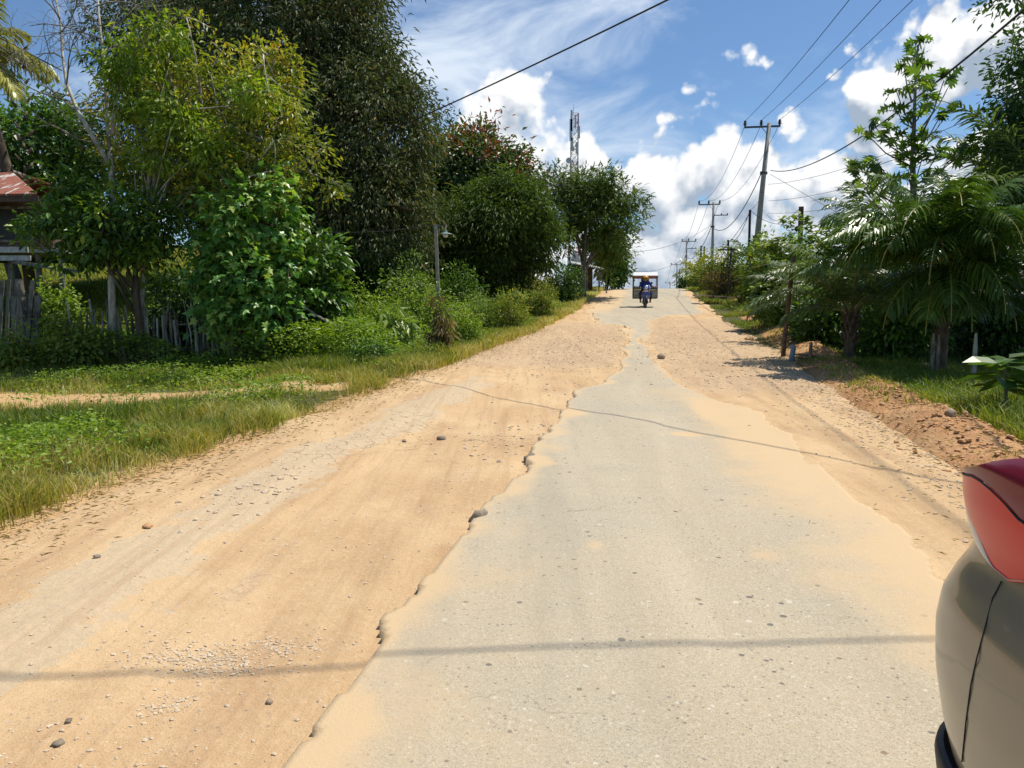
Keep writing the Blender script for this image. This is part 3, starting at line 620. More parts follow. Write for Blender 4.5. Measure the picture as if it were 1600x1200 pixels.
def bush(name, label, px, py, wpx, hpx, Y, leaf, seed, n=90, per=18, L=.14, W=.07, tpl=T_LEAF, stem=M_BARK, group=None, cat='bush', **kw):
    """bush whose foot is on the ground Y metres ahead under pixel column px; its top reaches py - hpx"""
    p = at(px, py, Y); z0 = gz(p.x, Y); rw = wpx / 2400 * Y; top = at(px, py - hpx, Y).z; h = max(.3, top - z0)
    lob = [(p.x, Y, z0 + h * .5, rw, rw * .8, h * .5), (p.x + rw * .3, Y, z0 + h * .35, rw * .7, rw * .6, h * .38), (p.x - rw * .35, Y, z0 + h * .3, rw * .65, rw * .6, h * .35)]
    kw.setdefault('tv', (.5, .2, .12)); kw.setdefault('shell', .35); kw.setdefault('rough', .45)
    return tree(name, label, cat, (p.x, Y), lob, leaf, stem, n, per, rw * .2, L, W, seed, trunk_r=.03, top=(p.x, Y, z0 + h * .6), nb=14, group=group, tpl=tpl, zmin=.0, **kw)
B = [
 ('pale pink-flecked weedy bush in front of the stake fence, nearest the left fence panel',120,545,95,62,18,L_BUSH,130,.10,.07,T_OVAL,.65),
 ('low leafy weed bush at the left edge of the photo under the leaning grey fence',25,560,85,45,17.6,L_BUSH,110,.10,.06,T_OVAL,.6),
 ('pale-leaved shrub on the slope left of the lamp post',640,455,70,52,27,L_CASS,120,.16,.08,T_LEAF,.6),
 ('dark shrub at the foot of the lamp post, on its left side',600,470,80,70,29,L_GREEN,130,.15,.06,T_LEAF,.5),
 ('shrub just right of the lamp post',720,470,70,62,31,L_GREEN,130,.15,.06,T_LEAF,.5),
 ('silvery shrub below the bushy mango tree, touching the grass verge',745,492,60,40,27,L_CASS,120,.12,.04,T_LEAF,.7),
 ('pale green shrub in front of the bushy mango tree on the verge',797,500,56,46,27,L_BUSH,130,.12,.04,T_LEAF,.7),
 ('yellowish shrub at the right foot of the bushy mango tree',845,480,50,50,33,L_BUSH,120,.14,.05,T_LEAF,.65),
 ('dark shrub beneath the spreading tree beside the hut',885,465,50,60,43,L_GREEN,120,.2,.08,T_LEAF,.4),
 ('bright green shrub behind the slope, directly under the huge mango tree',560,470,110,80,31,L_LIME,160,.14,.06,T_LEAF,.35),
 ('lush green shrub mound in the middle of the left slope',650,500,120,60,24,L_LIME,230,.11,.06,T_LEAF,.35),
 ('low tangled green shrub right of the broad-leaved bush',565,520,100,75,21,L_LIME,230,.10,.055,T_LEAF,.35),
 ('dark low shrub on the verge between the two saplings',580,575,60,42,16.5,L_GREEN,120,.07,.04,T_OVAL,.55),
 ('green shrub hiding the end of the stake fence',500,560,70,50,18,L_LIME,140,.10,.05,T_OVAL,.4),
 ('leafy shrub between the stake fence and the broad-leaved bush',470,505,50,50,18.8,L_BUSH,100,.12,.06,T_OVAL,.5),
 ('low green shrub on the verge below the lamp post',725,520,60,45,22,L_LIME,110,.09,.04,T_LEAF,.5),
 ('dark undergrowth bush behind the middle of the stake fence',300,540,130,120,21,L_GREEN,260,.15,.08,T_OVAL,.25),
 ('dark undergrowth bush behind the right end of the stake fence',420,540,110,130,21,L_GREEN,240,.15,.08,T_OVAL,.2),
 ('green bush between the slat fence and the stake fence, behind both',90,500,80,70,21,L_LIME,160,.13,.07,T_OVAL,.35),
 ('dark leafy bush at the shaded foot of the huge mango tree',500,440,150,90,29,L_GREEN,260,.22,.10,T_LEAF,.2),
]
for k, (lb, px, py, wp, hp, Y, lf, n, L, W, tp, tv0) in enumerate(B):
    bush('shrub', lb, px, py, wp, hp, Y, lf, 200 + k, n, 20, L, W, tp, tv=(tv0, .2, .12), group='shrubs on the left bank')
bush('sapling', 'sapling with large drooping pale leaves on the left verge', 620, 545, 48, 85, 19.5, L_CASS, 231, 40, 9, .30, .10, T_OVAL, cat='sapling', droop=.9, tv=(.75, .15, .1))
bush('sapling', 'sapling with broad dark leaves left of the drooping pale one', 556, 560, 42, 55, 18.8, L_GREEN, 232, 34, 9, .22, .10, T_OVAL, cat='sapling', droop=.5, tv=(.8, .15, .1))
bush('withered_sapling', 'withered brown-leaved sapling drooping on the verge under the lamp post', 690, 560, 36, 100, 18.5, L_DRY, 233, 46, 10, .24, .06, T_LEAF, cat='sapling', droop=1.3, tv=(.3, .25, .15))

# bare pale tree with leafless twigs, left
def bare_tree():
    Y0 = 18.4; rs = np.random.RandomState(5)
    b = at(176, 500, Y0); base = (b.x, Y0, gz(b.x, Y0))
    root = empty('bare_tree', base, 0, 'bare pale tree with leafless twigs against the sky at upper left', 'tree')
    mb = MB(); tips = []
    def seg(px, r0, r1, Y=Y0, n=2):
        P = [tuple(at(x, y, Y + .25 * k)) for k, (x, y) in enumerate(px)]; mb.tube(P, np.linspace(r0, r1, len(P)), 7); return P
    A = [base[:2] + (base[2] - .2,)]
    seg([(176,530),(174,420),(176,300),(172,235),(168,180),(164,110),(157,50),(150,-30)], .095, .02)
    seg([(171,258),(140,205),(120,170),(104,130),(98,90),(95,40),(84,-20)], .06, .018)
    seg([(176,210),(183,130),(196,100),(212,70),(225,38)], .045, .012)
    mb.build('trunk', M_PALE, root, smooth_=True)
    tb = MB()
    def twig(p, d, l, r, dep):
        pts = [p]
        for k in range(4):
            d = d + Vector(rs.normal(size=3) * .16); d.normalize(); pts.append(pts[-1] + d * l / 4)
        tb.tube(pts, np.linspace(r, r * .45, 5), 4, False)
        if dep > 0:
            for k in range(3 if dep > 1 else 2):
                q = pts[rs.randint(1, 5)]; dd = (d + Vector(rs.normal(size=3) * .55)).normalized(); twig(q, dd, l * rs.uniform(.5, .8), r * .6, dep - 1)
    for (x, y, dx, dz, l) in [(98,90,-1,.6,1.5),(96,50,.9,.6,1.4),(97,110,-1,.3,1.9),(110,150,-1,.35,1.7),(110,158,-.9,.05,1.3),(163,100,-.6,.8,1.5),(160,70,.7,.6,1.2),(150,225,-1,.15,1.5),(120,175,-1,.8,1.2),(168,150,-.6,.7,1.6),(95,30,-.6,.9,1.2),(157,40,-.6,.7,1.3),(157,60,-.7,.2,1.6),(104,132,.5,.9,1.3),(212,72,.8,.5,1.3),(190,115,.7,.4,1.3),(171,200,-.6,.9,1.3),(135,200,-.9,.5,1.3),(150,10,.4,.6,1.2)]:
        twig(at(x, y, Y0 + .5), Vector((dx, rs.normal() * .4, dz)).normalized(), l, .02, 3)
    tb.build('twigs', M_GREY, root)
bare_tree()

# ---- palms
def frond(mb, base, az_, el0, length, bend, nl=46, ll=.75, wd=.035, droop=.7, rs=None, twist=0, seg=3, rach=.022, tint=.45):
    n = 16; t = np.linspace(0, 1, n); el_ = el0 - bend * t ** 1.3
    d = np.stack([np.cos(el_) * math.sin(az_), np.cos(el_) * math.cos(az_), np.sin(el_)], 1)
    P = np.array(base) + np.concatenate([[np.zeros(3)], np.cumsum((d[1:] + d[:-1]) / 2 * length / (n - 1), 0)])
    mb.tube(P, np.linspace(rach, .006, n), 5, True, tint=.95)
    u = np.repeat(np.linspace(.10, .99, nl), 2) + rs.uniform(-.008, .008, nl * 2)
    side = np.tile([1.0, -1.0], nl); m = len(u)
    C = np.stack([np.interp(u, t, P[:, k]) for k in range(3)], 1); Dd = unit(np.stack([np.interp(u, t, d[:, k]) for k in range(3)], 1))
    sd_ = unit(np.cross(Dd, [0, 0, 1.0])); upv = np.cross(sd_, Dd)
    A = sd_ * side[:, None] * 1.0 + Dd * (.55 + .5 * u[:, None]) + upv * rs.normal(.25, .22, m)[:, None]; A = unit(A)
    L = ll * np.sin(np.clip(u * 1.05 + .12, 0, 1) * np.pi) ** .55 * rs.uniform(.8, 1.1, m)
    K = seg + 1; tl = np.linspace(0, 1, K); cur = C.copy(); dirn = A.copy(); rows = []
    for k in range(K):
        wd_ = wd * [.55, 1, .8, .12][min(3, int(round(k * 3 / seg)))]
        Nn = unit(np.cross(dirn, Dd)); Bv = unit(np.cross(Nn, dirn))
        rows.append(np.stack([cur - Bv * wd_, cur + Bv * wd_], 1))
        cur = cur + dirn * (L / seg)[:, None]; dirn = dirn.copy(); dirn[:, 2] -= droop * (.55 + .45 * rs.rand(m)); dirn = unit(dirn)
    V = np.stack(rows, 1).reshape(m, -1, 3)
    k_ = np.arange(seg) * 2; f = np.stack([k_, k_ + 1, k_ + 3, k_ + 2], 1); F = (f[None] + (np.arange(m) * K * 2)[:, None, None]).reshape(-1, 4)
    mb.add(V.reshape(-1, 3), F, np.repeat(np.clip(tint + rs.normal(size=m) * .12, 0, 1), K * 2))
def palm(name, label, cat, x, y, ht, tr, fronds, leaf, seed, bark=M_BARK, ll=.75, wd=.035, droop=.5, nl=46, group=None, z=None, lean=(0, 0)):
    rs = np.random.RandomState(seed); z = gz(x, y) if z is None else z
    root = empty(name, (x, y, z), 0, label, cat, group); mb = MB()
    pts = [(x + lean[0] * k ** 2, y + lean[1] * k ** 2, z - .2 + (ht + .2) * k) for k in np.linspace(0, 1, 8)]
    mb.tube(pts, [tr * 1.25] + [tr] * 5 + [tr * 1.1, tr * .8], 12)
    for k in range(30 if tr > .1 else 8):       # old frond stubs
        a = k * 2.4; hh = ht * (.35 + .62 * k / 26.); q = Vector((x + math.cos(a) * tr * .9, y + math.sin(a) * tr * .9, z + hh))
        mb.tube([q, q + Vector((math.cos(a) * tr * .7, math.sin(a) * tr * .7, .18))], [tr * .28, tr * .16], 5)
    mb.build('trunk', bark, root, smooth_=True)
    top = np.array([x + lean[0], y + lean[1], z + ht])
    for (a, e, l, b_) in fronds:
        fb = MB(); off = np.array([math.sin(R(a)) * tr * .6, math.cos(R(a)) * tr * .6, 0])
        frond(fb, top + off, R(a), R(e), l, R(b_), nl, ll, wd, droop, rs, tint=.45 + .1 * rs.normal()); fb.build('frond', leaf, root)
    return root
def ring(rs, n, e0, e1, l, b0, b1):
    return [(k * 137.5 + rs.uniform(-12, 12), e0 + (e1 - e0) * k / n + rs.uniform(-6, 6), l * rs.uniform(.85, 1.1), b0 + (b1 - b0) * k / n + rs.uniform(-8, 8)) for k in range(n)]
rs = np.random.RandomState(8)
L_PALM2 = leafmat('leaf_young_palm', [(0, (.05, .085, .03)), (.5, (.11, .17, .055)), (.85, (.20, .27, .10)), (1, (.36, .34, .16))], .38, .3, .4)
# azimuth: 0 = away, 90 = right, 180 = towards the camera, 270 = left
p = at(1472, 540, 14.6)
palm('oil_palm', 'large dark oil palm with long arching fronds standing nearest the road on the right', 'palm', p.x, 14.6, 2.05, .095,
  [(266,20,3.5,66),(262,42,3.2,92),(285,32,2.9,95),(275,58,2.8,112),(255,42,2.7,108),(248,52,2.8,115),(235,50,2.8,125),(225,62,3.0,120),(205,68,2.9,110),(182,60,2.8,125),(150,60,3.0,115),(215,40,2.8,115),(190,55,2.6,130),(165,45,2.8,120),(140,50,2.8,115),(110,55,3.0,110),(85,60,3,105),(60,50,3,100),(30,60,3,100),(0,55,3,110),(330,65,3,110),(300,60,3.1,105),(290,78,2.8,70),(200,75,2.6,90),(100,78,2.8,80),(20,80,2.8,60),(178,18,2.2,105),(205,5,2.0,90),(130,15,2.3,100),(190,-8,1.9,80),(160,-5,2.0,80),(220,-10,2.0,75),(250,-5,2.0,80)], L_PALM, 31, ll=.85, wd=.019, droop=1.0, nl=78)
p = at(1328, 545, 16.5)
palm('oil_palm', 'smaller oil palm left of the large one, one pale frond hanging toward the dirt bank', 'palm', p.x, 16.5, 1.05, .12,
  [(268,34,2.9,95),(300,60,2.5,80),(240,62,2.4,90),(200,60,2.1,90),(258,55,2.7,95),(282,72,2.6,75),(150,60,2,90),(110,50,2.1,90),(70,60,2,90),(20,60,2,80),(330,62,2.1,80),(285,18,1.7,80),(40,75,2,50),(180,40,1.7,90)], L_PALM2, 32, ll=.62, wd=.015, droop=.8, nl=60)
p = at(1290, 500, 21.5)
palm('oil_palm', 'young oil palm behind the rusty post, fronds brushing the bank', 'palm', p.x, 21.5, .9, .13,
  ring(rs, 18, 22, 72, 2.7, 100, 70), L_PALM2, 33, ll=.6, wd=.016, droop=.7, nl=54)
p = at(1650, 480, 17)
palm('oil_palm', 'tall oil palm cut by the right edge, bright fronds above the large palm', 'palm', p.x, 17, 3.3, .2,
  ring(rs, 26, 5, 78, 4.6, 100, 55), L_PALM2, 34, ll=.85, wd=.026, droop=.5, nl=64)
p = at(1345, 335, 34)
palm('coconut_palm', 'distant coconut palm crown showing above the scrub left of the breadfruit tree', 'palm', p.x, 34, at(1345, 335, 34).z - gz(p.x, 34), .14,
  ring(rs, 14, 0, 65, 2.6, 90, 60), L_PALM, 35, ll=.6, wd=.03, droop=.7, nl=30)
p = at(1088, 425, 62)
palm('small_palm', 'small yellowish palm on the bank at the crest beside the second pole', 'palm', p.x, 62, max(.5, at(1088, 428, 62).z - gz(p.x, 62)), .12,
  ring(rs, 12, 5, 80, 2.3, 80, 50), L_COCO, 36, ll=.6, wd=.05, droop=.4, nl=22)
p = at(1172, 395, 46)
palm('small_palm', 'grey-green feathery palm on the bank between the black pole and the T-shaped pole', 'palm', p.x, 46, max(.5, at(1172, 405, 46).z - gz(p.x, 46)), .12,
  ring(rs, 10, 30, 80, 2.2, 70, 50), L_PALM, 37, ll=.5, wd=.03, droop=.5, nl=24)
p = at(38, 230, 25)
palm('coconut_palm', 'coconut palm at the far left with drooping yellow fronds above the tin roof', 'palm', p.x, 25, at(-20, 95, 25).z - gz(p.x, 25), .17,
  [(95,40,2.7,125),(110,-5,3.0,85),(80,62,2.4,95),(150,20,2.9,110),(60,30,3,100),(270,40,3.5,110),(220,30,3.5,110),(320,40,3.5,110),(20,40,3.5,110),(190,45,3.2,110),(120,70,3,70),(100,-12,2.4,75)], L_COCO, 38, ll=.95, wd=.03, droop=.95, nl=62, lean=(-1.6, 0))

# ---- right bank scrub
BR = [
 ('cassava_shrub','tiered umbrella-leaved shrub with its top against the sky left of the dark post',1225,430,90,75,26,L_CASS,300,.20,.12,.65),
 ('cassava_shrub','wide pale-leaved shrub behind the dark post',1300,410,110,62,27,L_CASS,420,.22,.12,.65),
 ('cassava_shrub','dense shrub between the two oil palms and the breadfruit tree',1370,420,120,90,27,L_CASS,420,.22,.12,.5),
 ('cassava_shrub','shaded shrub directly behind the rusty post',1235,478,80,80,25,L_CASS,260,.18,.10,.45),
 ('scrub_bush','dark green bush at the foot of the bank beside the plank bridge',1212,492,56,60,30,L_CASS,240,.16,.09,.6),
 ('scrub_bush','yellow-green bush on top of the bank at the foot of the second pole',1110,420,45,36,55,L_BUSH,120,.22,.10,.75),
 ('scrub_bush','olive bush on the bank behind the thin T-shaped pole',1145,420,55,40,48,L_BUSH,130,.22,.10,.6),
 ('scrub_bush','green bush on the bank right of the thin T-shaped pole',1180,430,50,50,40,L_BUSH,130,.2,.10,.45),
 ('scrub_bush','bush at the foot of the large concrete pole',1205,410,60,40,38,L_CASS,240,.22,.12,.55),
 ('scrub_bush','small dark bush on the crest at the foot of the third pole',1068,450,22,22,64,L_GREEN,50,.2,.09,.4),
 ('scrub_bush','dry brown bush halfway up the dirt bank',1125,440,50,32,47,L_DRY,90,.2,.06,.35),
 ('scrub_bush','bush on the crest between the second and third poles',1092,436,38,24,60,L_BUSH,80,.22,.09,.65),
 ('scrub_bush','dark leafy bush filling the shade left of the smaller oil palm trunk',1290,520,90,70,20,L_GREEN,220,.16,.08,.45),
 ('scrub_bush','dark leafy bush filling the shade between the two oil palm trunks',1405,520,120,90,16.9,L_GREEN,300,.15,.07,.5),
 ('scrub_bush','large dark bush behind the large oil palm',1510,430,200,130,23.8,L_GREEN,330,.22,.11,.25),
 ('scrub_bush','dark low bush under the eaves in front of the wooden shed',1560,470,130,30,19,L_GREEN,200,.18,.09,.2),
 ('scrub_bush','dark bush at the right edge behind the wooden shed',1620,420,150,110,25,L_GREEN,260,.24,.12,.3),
]
for k, (nm, lb, px, py, wp, hp, Y, lf, n, L, W, tv0) in enumerate(BR):
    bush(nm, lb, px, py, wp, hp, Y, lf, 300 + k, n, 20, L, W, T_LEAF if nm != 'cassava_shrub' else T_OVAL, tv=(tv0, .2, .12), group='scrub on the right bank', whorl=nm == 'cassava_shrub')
# breadfruit tree
L_BREAD = leafmat('leaf_breadfruit', [(0, (0.039, 0.077, 0.017)), (.5, (0.110, 0.209, 0.033)), (1, (0.264, 0.374, 0.055))], .4, .42)
def breadfruit():
    Y = 17.5; rs = np.random.RandomState(77); p0 = at(1436, 545, Y); base = (p0.x, Y, gz(p0.x, Y))
    root = empty('breadfruit_tree', base, 0, 'slender breadfruit tree with large lobed leaves rising against the clouds', 'tree')
    tb = MB(); TR = [base[:2] + (base[2] - .2,)] + [tuple(at(x, y, Y)) for x, y in [(1432,420),(1428,330),(1426,260),(1428,200),(1430,140),(1434,70)]]
    tb.tube(TR, [.11,.09,.075,.06,.045,.03,.015], 8); C = []
    for (x, y, bx, by) in [(1436,62,1434,80),(1425,92,1430,110),(1445,92,1431,120),(1412,100,1425,160),(1400,140,1428,200),(1440,120,1430,140),(1425,125,1431,145),(1475,125,1440,210),(1490,120,1440,200),(1455,145,1432,180),(1400,170,1426,200),(1385,200,1424,250),(1365,195,1424,250),(1350,205,1424,260),(1470,180,1432,230),(1485,170,1432,230),(1440,165,1430,190),(1430,180,1429,200),(1395,215,1427,240),(1450,210,1428,240),(1340,260,1425,320),(1355,250,1425,320),(1330,268,1425,330),(1375,265,1425,300),(1470,235,1428,280),(1490,245,1428,290),(1510,230,1428,290),(1405,240,1427,260),(1440,250,1427,280),(1460,265,1427,300),(1395,285,1426,310),(1420,270,1426,290),(1365,290,1426,330),(1485,290,1428,330),(1440,300,1427,330),(1380,310,1427,340),(1410,320,1427,340),(1345,300,1427,350),(1420,215,1428,225),(1436,225,1428,235)]:
        dY = rs.normal() * .7; q = at(x, y, Y + dY); b_ = at(bx, by, Y)
        mid = Vector(b_) * .45 + Vector(q) * .55 - Vector((0, 0, .12)); tb.tube([b_, mid, q], [.022, .014, .009], 5); C.append(tuple(q))
    C = np.array(C); tb.build('trunk', M_GREY, root, smooth_=True)
    per = 7; cc = np.repeat(C, per, 0); m = len(cc); a = rs.rand(m) * 6.283; e = rs.normal(-.1, .6, m)
    A = np.stack([np.cos(a) * np.cos(e), np.sin(a) * np.cos(e), np.sin(e)], 1); N = np.tile([0, 0, 1.], (m, 1)) + rs.normal(size=(m, 3)) * .7
    mb = MB(); leaves(mb, cc + rs.normal(size=(m, 3)) * .07, A, N, rs.uniform(.18, .36, m), rs.uniform(.20, .34, m), T_FEATH, .5 + rs.normal(size=m) * .28); mb.build('crown', L_BREAD, root)
breadfruit()
tree('overhanging_tree', 'dark fine-leaved tree hanging into the photo at the upper right edge', 'tree', (14.5, 18),
  [px_lobe(1600,90,40,30,18,.8), px_lobe(1590,160,42,35,18,.8), px_lobe(1585,-5,30,14,18,.6), px_lobe(1600,210,60,35,18,1), px_lobe(1680,120,90,140,18,2), px_lobe(1580,225,30,22,18,.6)],
  L_GREEN, M_GREY, 230, 26, .2, .17, .075, 51, trunk_r=.16, nb=60, shell=.2, rough=.4, tv=(.3, .15, .1), tpl=T_OVAL, top=tuple(at(1680, 150, 18)))
tree('overhanging_tree', 'yellowish-green bushy tree at the right edge above the tall oil palm', 'tree', (15.5, 19.5),
  [px_lobe(1590,250,45,45,19.5,1), px_lobe(1660,260,90,70,19.5,2)], L_BUSH, M_GREY, 170, 24, .2, .2, .09, 52, trunk_r=.12, nb=30, shell=.3, rough=.4, tv=(.35, .2, .1), tpl=T_OVAL)
# big-leaved plant at right edge
def bigleaf():
    rs = np.random.RandomState(9); Y = 9.6; p0 = at(1575, 640, Y); z = gz(p0.x, Y)
    root = empty('teak_sapling', (p0.x, Y, z), 0, 'sapling with very large dark leaves at the right edge above the tall grass', 'sapling')
    top = at(1570, 575, Y); tb = MB(); tb.tube([(p0.x, Y, z - .1), tuple(top)], [.025, .015], 6); tb.build('stem', M_GREY, root)
    n = 22; a = np.arange(n) * 2.4; hh = np.linspace(-.25, .12, n); C = np.array(top) + np.stack([0 * a, 0 * a, hh], 1); e = rs.uniform(-.3, .35, n)
    A = np.stack([np.cos(a) * np.cos(e), np.sin(a) * np.cos(e), np.sin(e)], 1); mb = MB()
    leaves(mb, C + A * .05, A, np.tile([0, 0, 1.], (n, 1)) + rs.normal(size=(n, 3)) * .2, rs.uniform(.30, .5, n), rs.uniform(.2, .3, n), T_OVAL, rs.uniform(.2, .6, n)); mb.build('foliage', L_GREEN, root)
bigleaf()

# ---- grass and weeds
def blades(mb, X, Y, h, w, rs, tint, lean=.35, zoff=0):
    n = len(X); Z = terrain(X, Y) + zoff; a = rs.rand(n) * 6.283; ln = lean * rs.rand(n) * 1.4; b = rs.rand(n) * 6.283
    D_ = np.stack([np.cos(b) * ln, np.sin(b) * ln, np.ones(n)], 1); S_ = np.stack([np.cos(a), np.sin(a), np.zeros(n)], 1) * w[:, None]
    P = np.stack([X, Y, Z - .02], 1); M_ = P + D_ * (h * .55)[:, None]; E = P + D_ * (h * .92)[:, None] + np.stack([np.cos(b), np.sin(b), -.35 * np.ones(n)], 1) * (ln * h * .55)[:, None]
    V = np.stack([P - S_, P + S_, M_ + S_ * .75, M_ - S_ * .75, E], 1).reshape(-1, 3); k = np.arange(n)[:, None] * 5
    mb.add(V, [k + np.array([[0, 1, 2, 3]]), k + np.array([[3, 2, 4]])], np.repeat(np.clip(tint, 0, 1), 5))
def scatter(rs, n, smin, smax, tfun, pw=1.0):
    s = smin + (smax - smin) * rs.rand(n) ** pw; t0, t1 = tfun(s); t = t0 + (t1 - t0) * rs.rand(n); return s, t
rs = np.random.RandomState(41)
def grass_patch(name, label, n, smin, smax, tf, hfun, tintf, wf, seed, dens=None, lean=.4, cat='grass', leaf=L_GRASS, pw=1.3):
    rs = np.random.RandomState(seed); s, t = scatter(rs, n, smin, smax, tf, pw)
    # tufts: pull blades toward tuft centres
    k = rs.randint(0, max(1, n // 14), n); cs, ct = s[k], t[k]; f = rs.rand(n) < .6; q = rs.normal(size=(n, 2)) * .045 * (1 + s[:, None] * .05)
    s = np.where(f, cs + q[:, 0], s); t = np.where(f, ct + q[:, 1], t)
    X, Y = xy(s, t)
    if dens is not None: kp = rs.rand(n) < dens(X, Y, s, t); X, Y, s, t = X[kp], Y[kp], s[kp], t[kp]
    m = len(X); h = hfun(s, t, X, Y) * rs.uniform(.5, 1.25, m); mb = MB()
    blades(mb, X, Y, h, wf(s) * rs.uniform(.7, 1.3, m), rs, tintf(s, t, X, Y) + rs.normal(size=m) * .13, lean)
    return tag(mb.build(name, leaf), label, cat, None, 'stuff')
def bare(X, Y): return np.clip(1 - 1.1 * np.exp(-((Y - (13.6 + .6 * fbm(X * .3, Y * 0, 9, 2))) / .95) ** 2) * sstep(-1.5, -3.5, X), .03, 1)
edge_d = lambda s, t: corrL(s) - t + .35 * fbm(s * .8, t * 0, 55, 3)
pat = lambda X, Y, sc, sd_: fbm(X * sc, Y * sc, sd_, 3)
grass_patch('grass', 'green and straw-tipped grass covering the left verge', 190000, 2.6, 19, lambda s: (corrL(s) - .02, corrL(s) - 3.5 - s * .85),
  lambda s, t, X, Y: (.10 + .10 * sstep(.2, 1.2, edge_d(s, t)) + .16 * np.clip(pat(X, Y, .7, 57) + .2, 0, 1)) * np.where(Y > 14, .8, 1) * np.where((Y > 11.2) & (Y < 13.2), .55, 1) * (1 + .9 * np.clip(pat(X, Y, 2.3, 157), -.6, 1)),
  lambda s, t, X, Y: .42 + .75 * pat(X, Y, .9, 58) + .25 * pat(X, Y, 3.1, 158) + .35 * sstep(1.6, 0, edge_d(s, t)) + .15 * sstep(11, 13, Y) * sstep(15, 14, Y), lambda s: .0035 + .0003 * s, 61,
  lambda X, Y, s, t: bare(X, Y) * sstep(-.1, .55, edge_d(s, t)) * np.clip(.75 + 1.2 * pat(X, Y, .8, 59), .12, 1))
grass_patch('straw_grass', 'tall straw-coloured grass tufts along the left edge of the dirt', 46000, 3.2, 17, lambda s: (corrL(s) - .05, corrL(s) - 1.6),
  lambda s, t, X, Y: .27 + .2 * np.clip(pat(X, Y, 2.1, 164), 0, 1), lambda s, t, X, Y: .66 + 0 * s, lambda s: .003 + .0002 * s, 62, lambda X, Y, s, t: sstep(.1, .35, pat(X, Y, 1.6, 63)) * sstep(0, .3, edge_d(s, t)), .55)
grass_patch('verge_grass', 'grass strip climbing along the left road edge to the crest', 70000, 15, 62, lambda s: (corrL(s) + .02, corrL(s) - 4.5),
  lambda s, t, X, Y: .28 + .22 * np.clip(pat(X, Y, .5, 64), 0, 1), lambda s, t, X, Y: .45 + .3 * pat(X, Y, .6, 65) + .35 * sstep(1.2, 0, edge_d(s, t)) + .25 * sstep(30, 45, s), lambda s: .005 + .0003 * s, 66, lambda X, Y, s, t: sstep(-.1, .25, edge_d(s, t)), .45)
grass_patch('slope_undergrowth', 'green undergrowth on the left slope behind the verge', 80000, 17, 45, lambda s: (corrL(s) - 3, corrL(s) - 20),
  lambda s, t, X, Y: .40 + .25 * np.clip(pat(X, Y, .4, 67), 0, 1), lambda s, t, X, Y: .30 + .3 * pat(X, Y, .5, 68), lambda s: .008 + .0004 * s, 69, None, .6, 'undergrowth')
grass_patch('tall_grass', 'tall green grass on the right behind the red dirt mound', 60000, 5.5, 18, lambda s: (mound_t(s) + .30, corrR(s) + 5.0),
  lambda s, t, X, Y: (.24 + .22 * sstep(13, 9, s)) * (.6 + .4 * sstep(0, .8, t - mound_t(s) - .3)), lambda s, t, X, Y: .38 + .3 * pat(X, Y, .8, 70), lambda s: .005 + .0003 * s, 71, lambda X, Y, s, t: np.clip(.8 + pat(X, Y, .9, 72), .1, 1) * sstep(0, .25, t - mound_t(s) - .3), .55)
grass_patch('yard_grass', 'short grass in the shade under the oil palms', 50000, 12, 34, lambda s: (mound_t(s) + .4, corrR(s) + 14),
  lambda s, t, X, Y: .14 + 0 * s, lambda s, t, X, Y: .35 + .3 * pat(X, Y, .8, 73), lambda s: .006 + .0003 * s, 74, lambda X, Y, s, t: sstep(-.4, .2, pat(X, Y, .5, 76)), .5)
grass_patch('bank_grass', 'patchy dry grass on the right bank and mound', 52000, 5, 60, lambda s: (corrR(s) + .15, corrR(s) + 3.2),
  lambda s, t, X, Y: .12 + .12 * sstep(20, 40, s), lambda s, t, X, Y: .5 + .4 * pat(X, Y, .7, 77), lambda s: .004 + .0003 * s, 78, lambda X, Y, s, t: sstep(-.05, .25, pat(X, Y, .75, 79)), .6)
grass_patch('hill_grass', 'yellow-green grass on the hill behind the house and fence', 70000, 20, 60, lambda s: (corrL(s) - 12, corrL(s) - 34),
  lambda s, t, X, Y: .35 + 0 * s, lambda s, t, X, Y: .55 + .2 * pat(X, Y, .3, 80), lambda s: .012 + .0006 * s, 81, None, .5)
grass_patch('crest_scrub', 'dry scrub grass on the right bank up to the crest', 40000, 34, 75, lambda s: (corrR(s) + 1.0, corrR(s) + 9),
  lambda s, t, X, Y: .35 + .35 * sstep(2, 5, t - corrR(s)), lambda s, t, X, Y: .5 + .3 * pat(X, Y, .4, 82), lambda s: .012 + .0004 * s, 83, lambda X, Y, s, t: sstep(-.25, .1, pat(X, Y, .35, 84)), .55)
# broad-leaved weeds mixed in the left verge
rs = np.random.RandomState(87); n = 90000
s, t = scatter(rs, n, 3, 19, lambda s: (corrL(s) - .5, corrL(s) - 4 - s * .8), 1.3); X, Y = xy(s, t)
kp = rs.rand(n) < bare(X, Y) * sstep(.1, .45, pat(X, Y, .55, 57) + .12) * sstep(.3, 1.2, edge_d(s, t)); X, Y = X[kp], Y[kp]; n = len(X)
hh = (.14 + .32 * np.clip(pat(X, Y, .55, 57) + .25, 0, 1)) * rs.rand(n) ** .5
mb = MB(); A = rs.normal(size=(n, 3)); A[:, 2] *= .4; N = np.tile([0, 0, 1.], (n, 1)) + rs.normal(size=(n, 3)) * .5
L = rs.uniform(.03, .075, n) * (1 + Y * .014); leaves(mb, np.stack([X, Y, terrain(X, Y) + hh], 1), A, N, L, L * .55, T_LEAF, .45 + .35 * pat(X, Y, .9, 88) + rs.normal(size=n) * .15)
tag(mb.build('broadleaf_weeds', L_LIME), 'low broad-leaved weeds growing through the left verge grass', 'weeds', None, 'stuff')
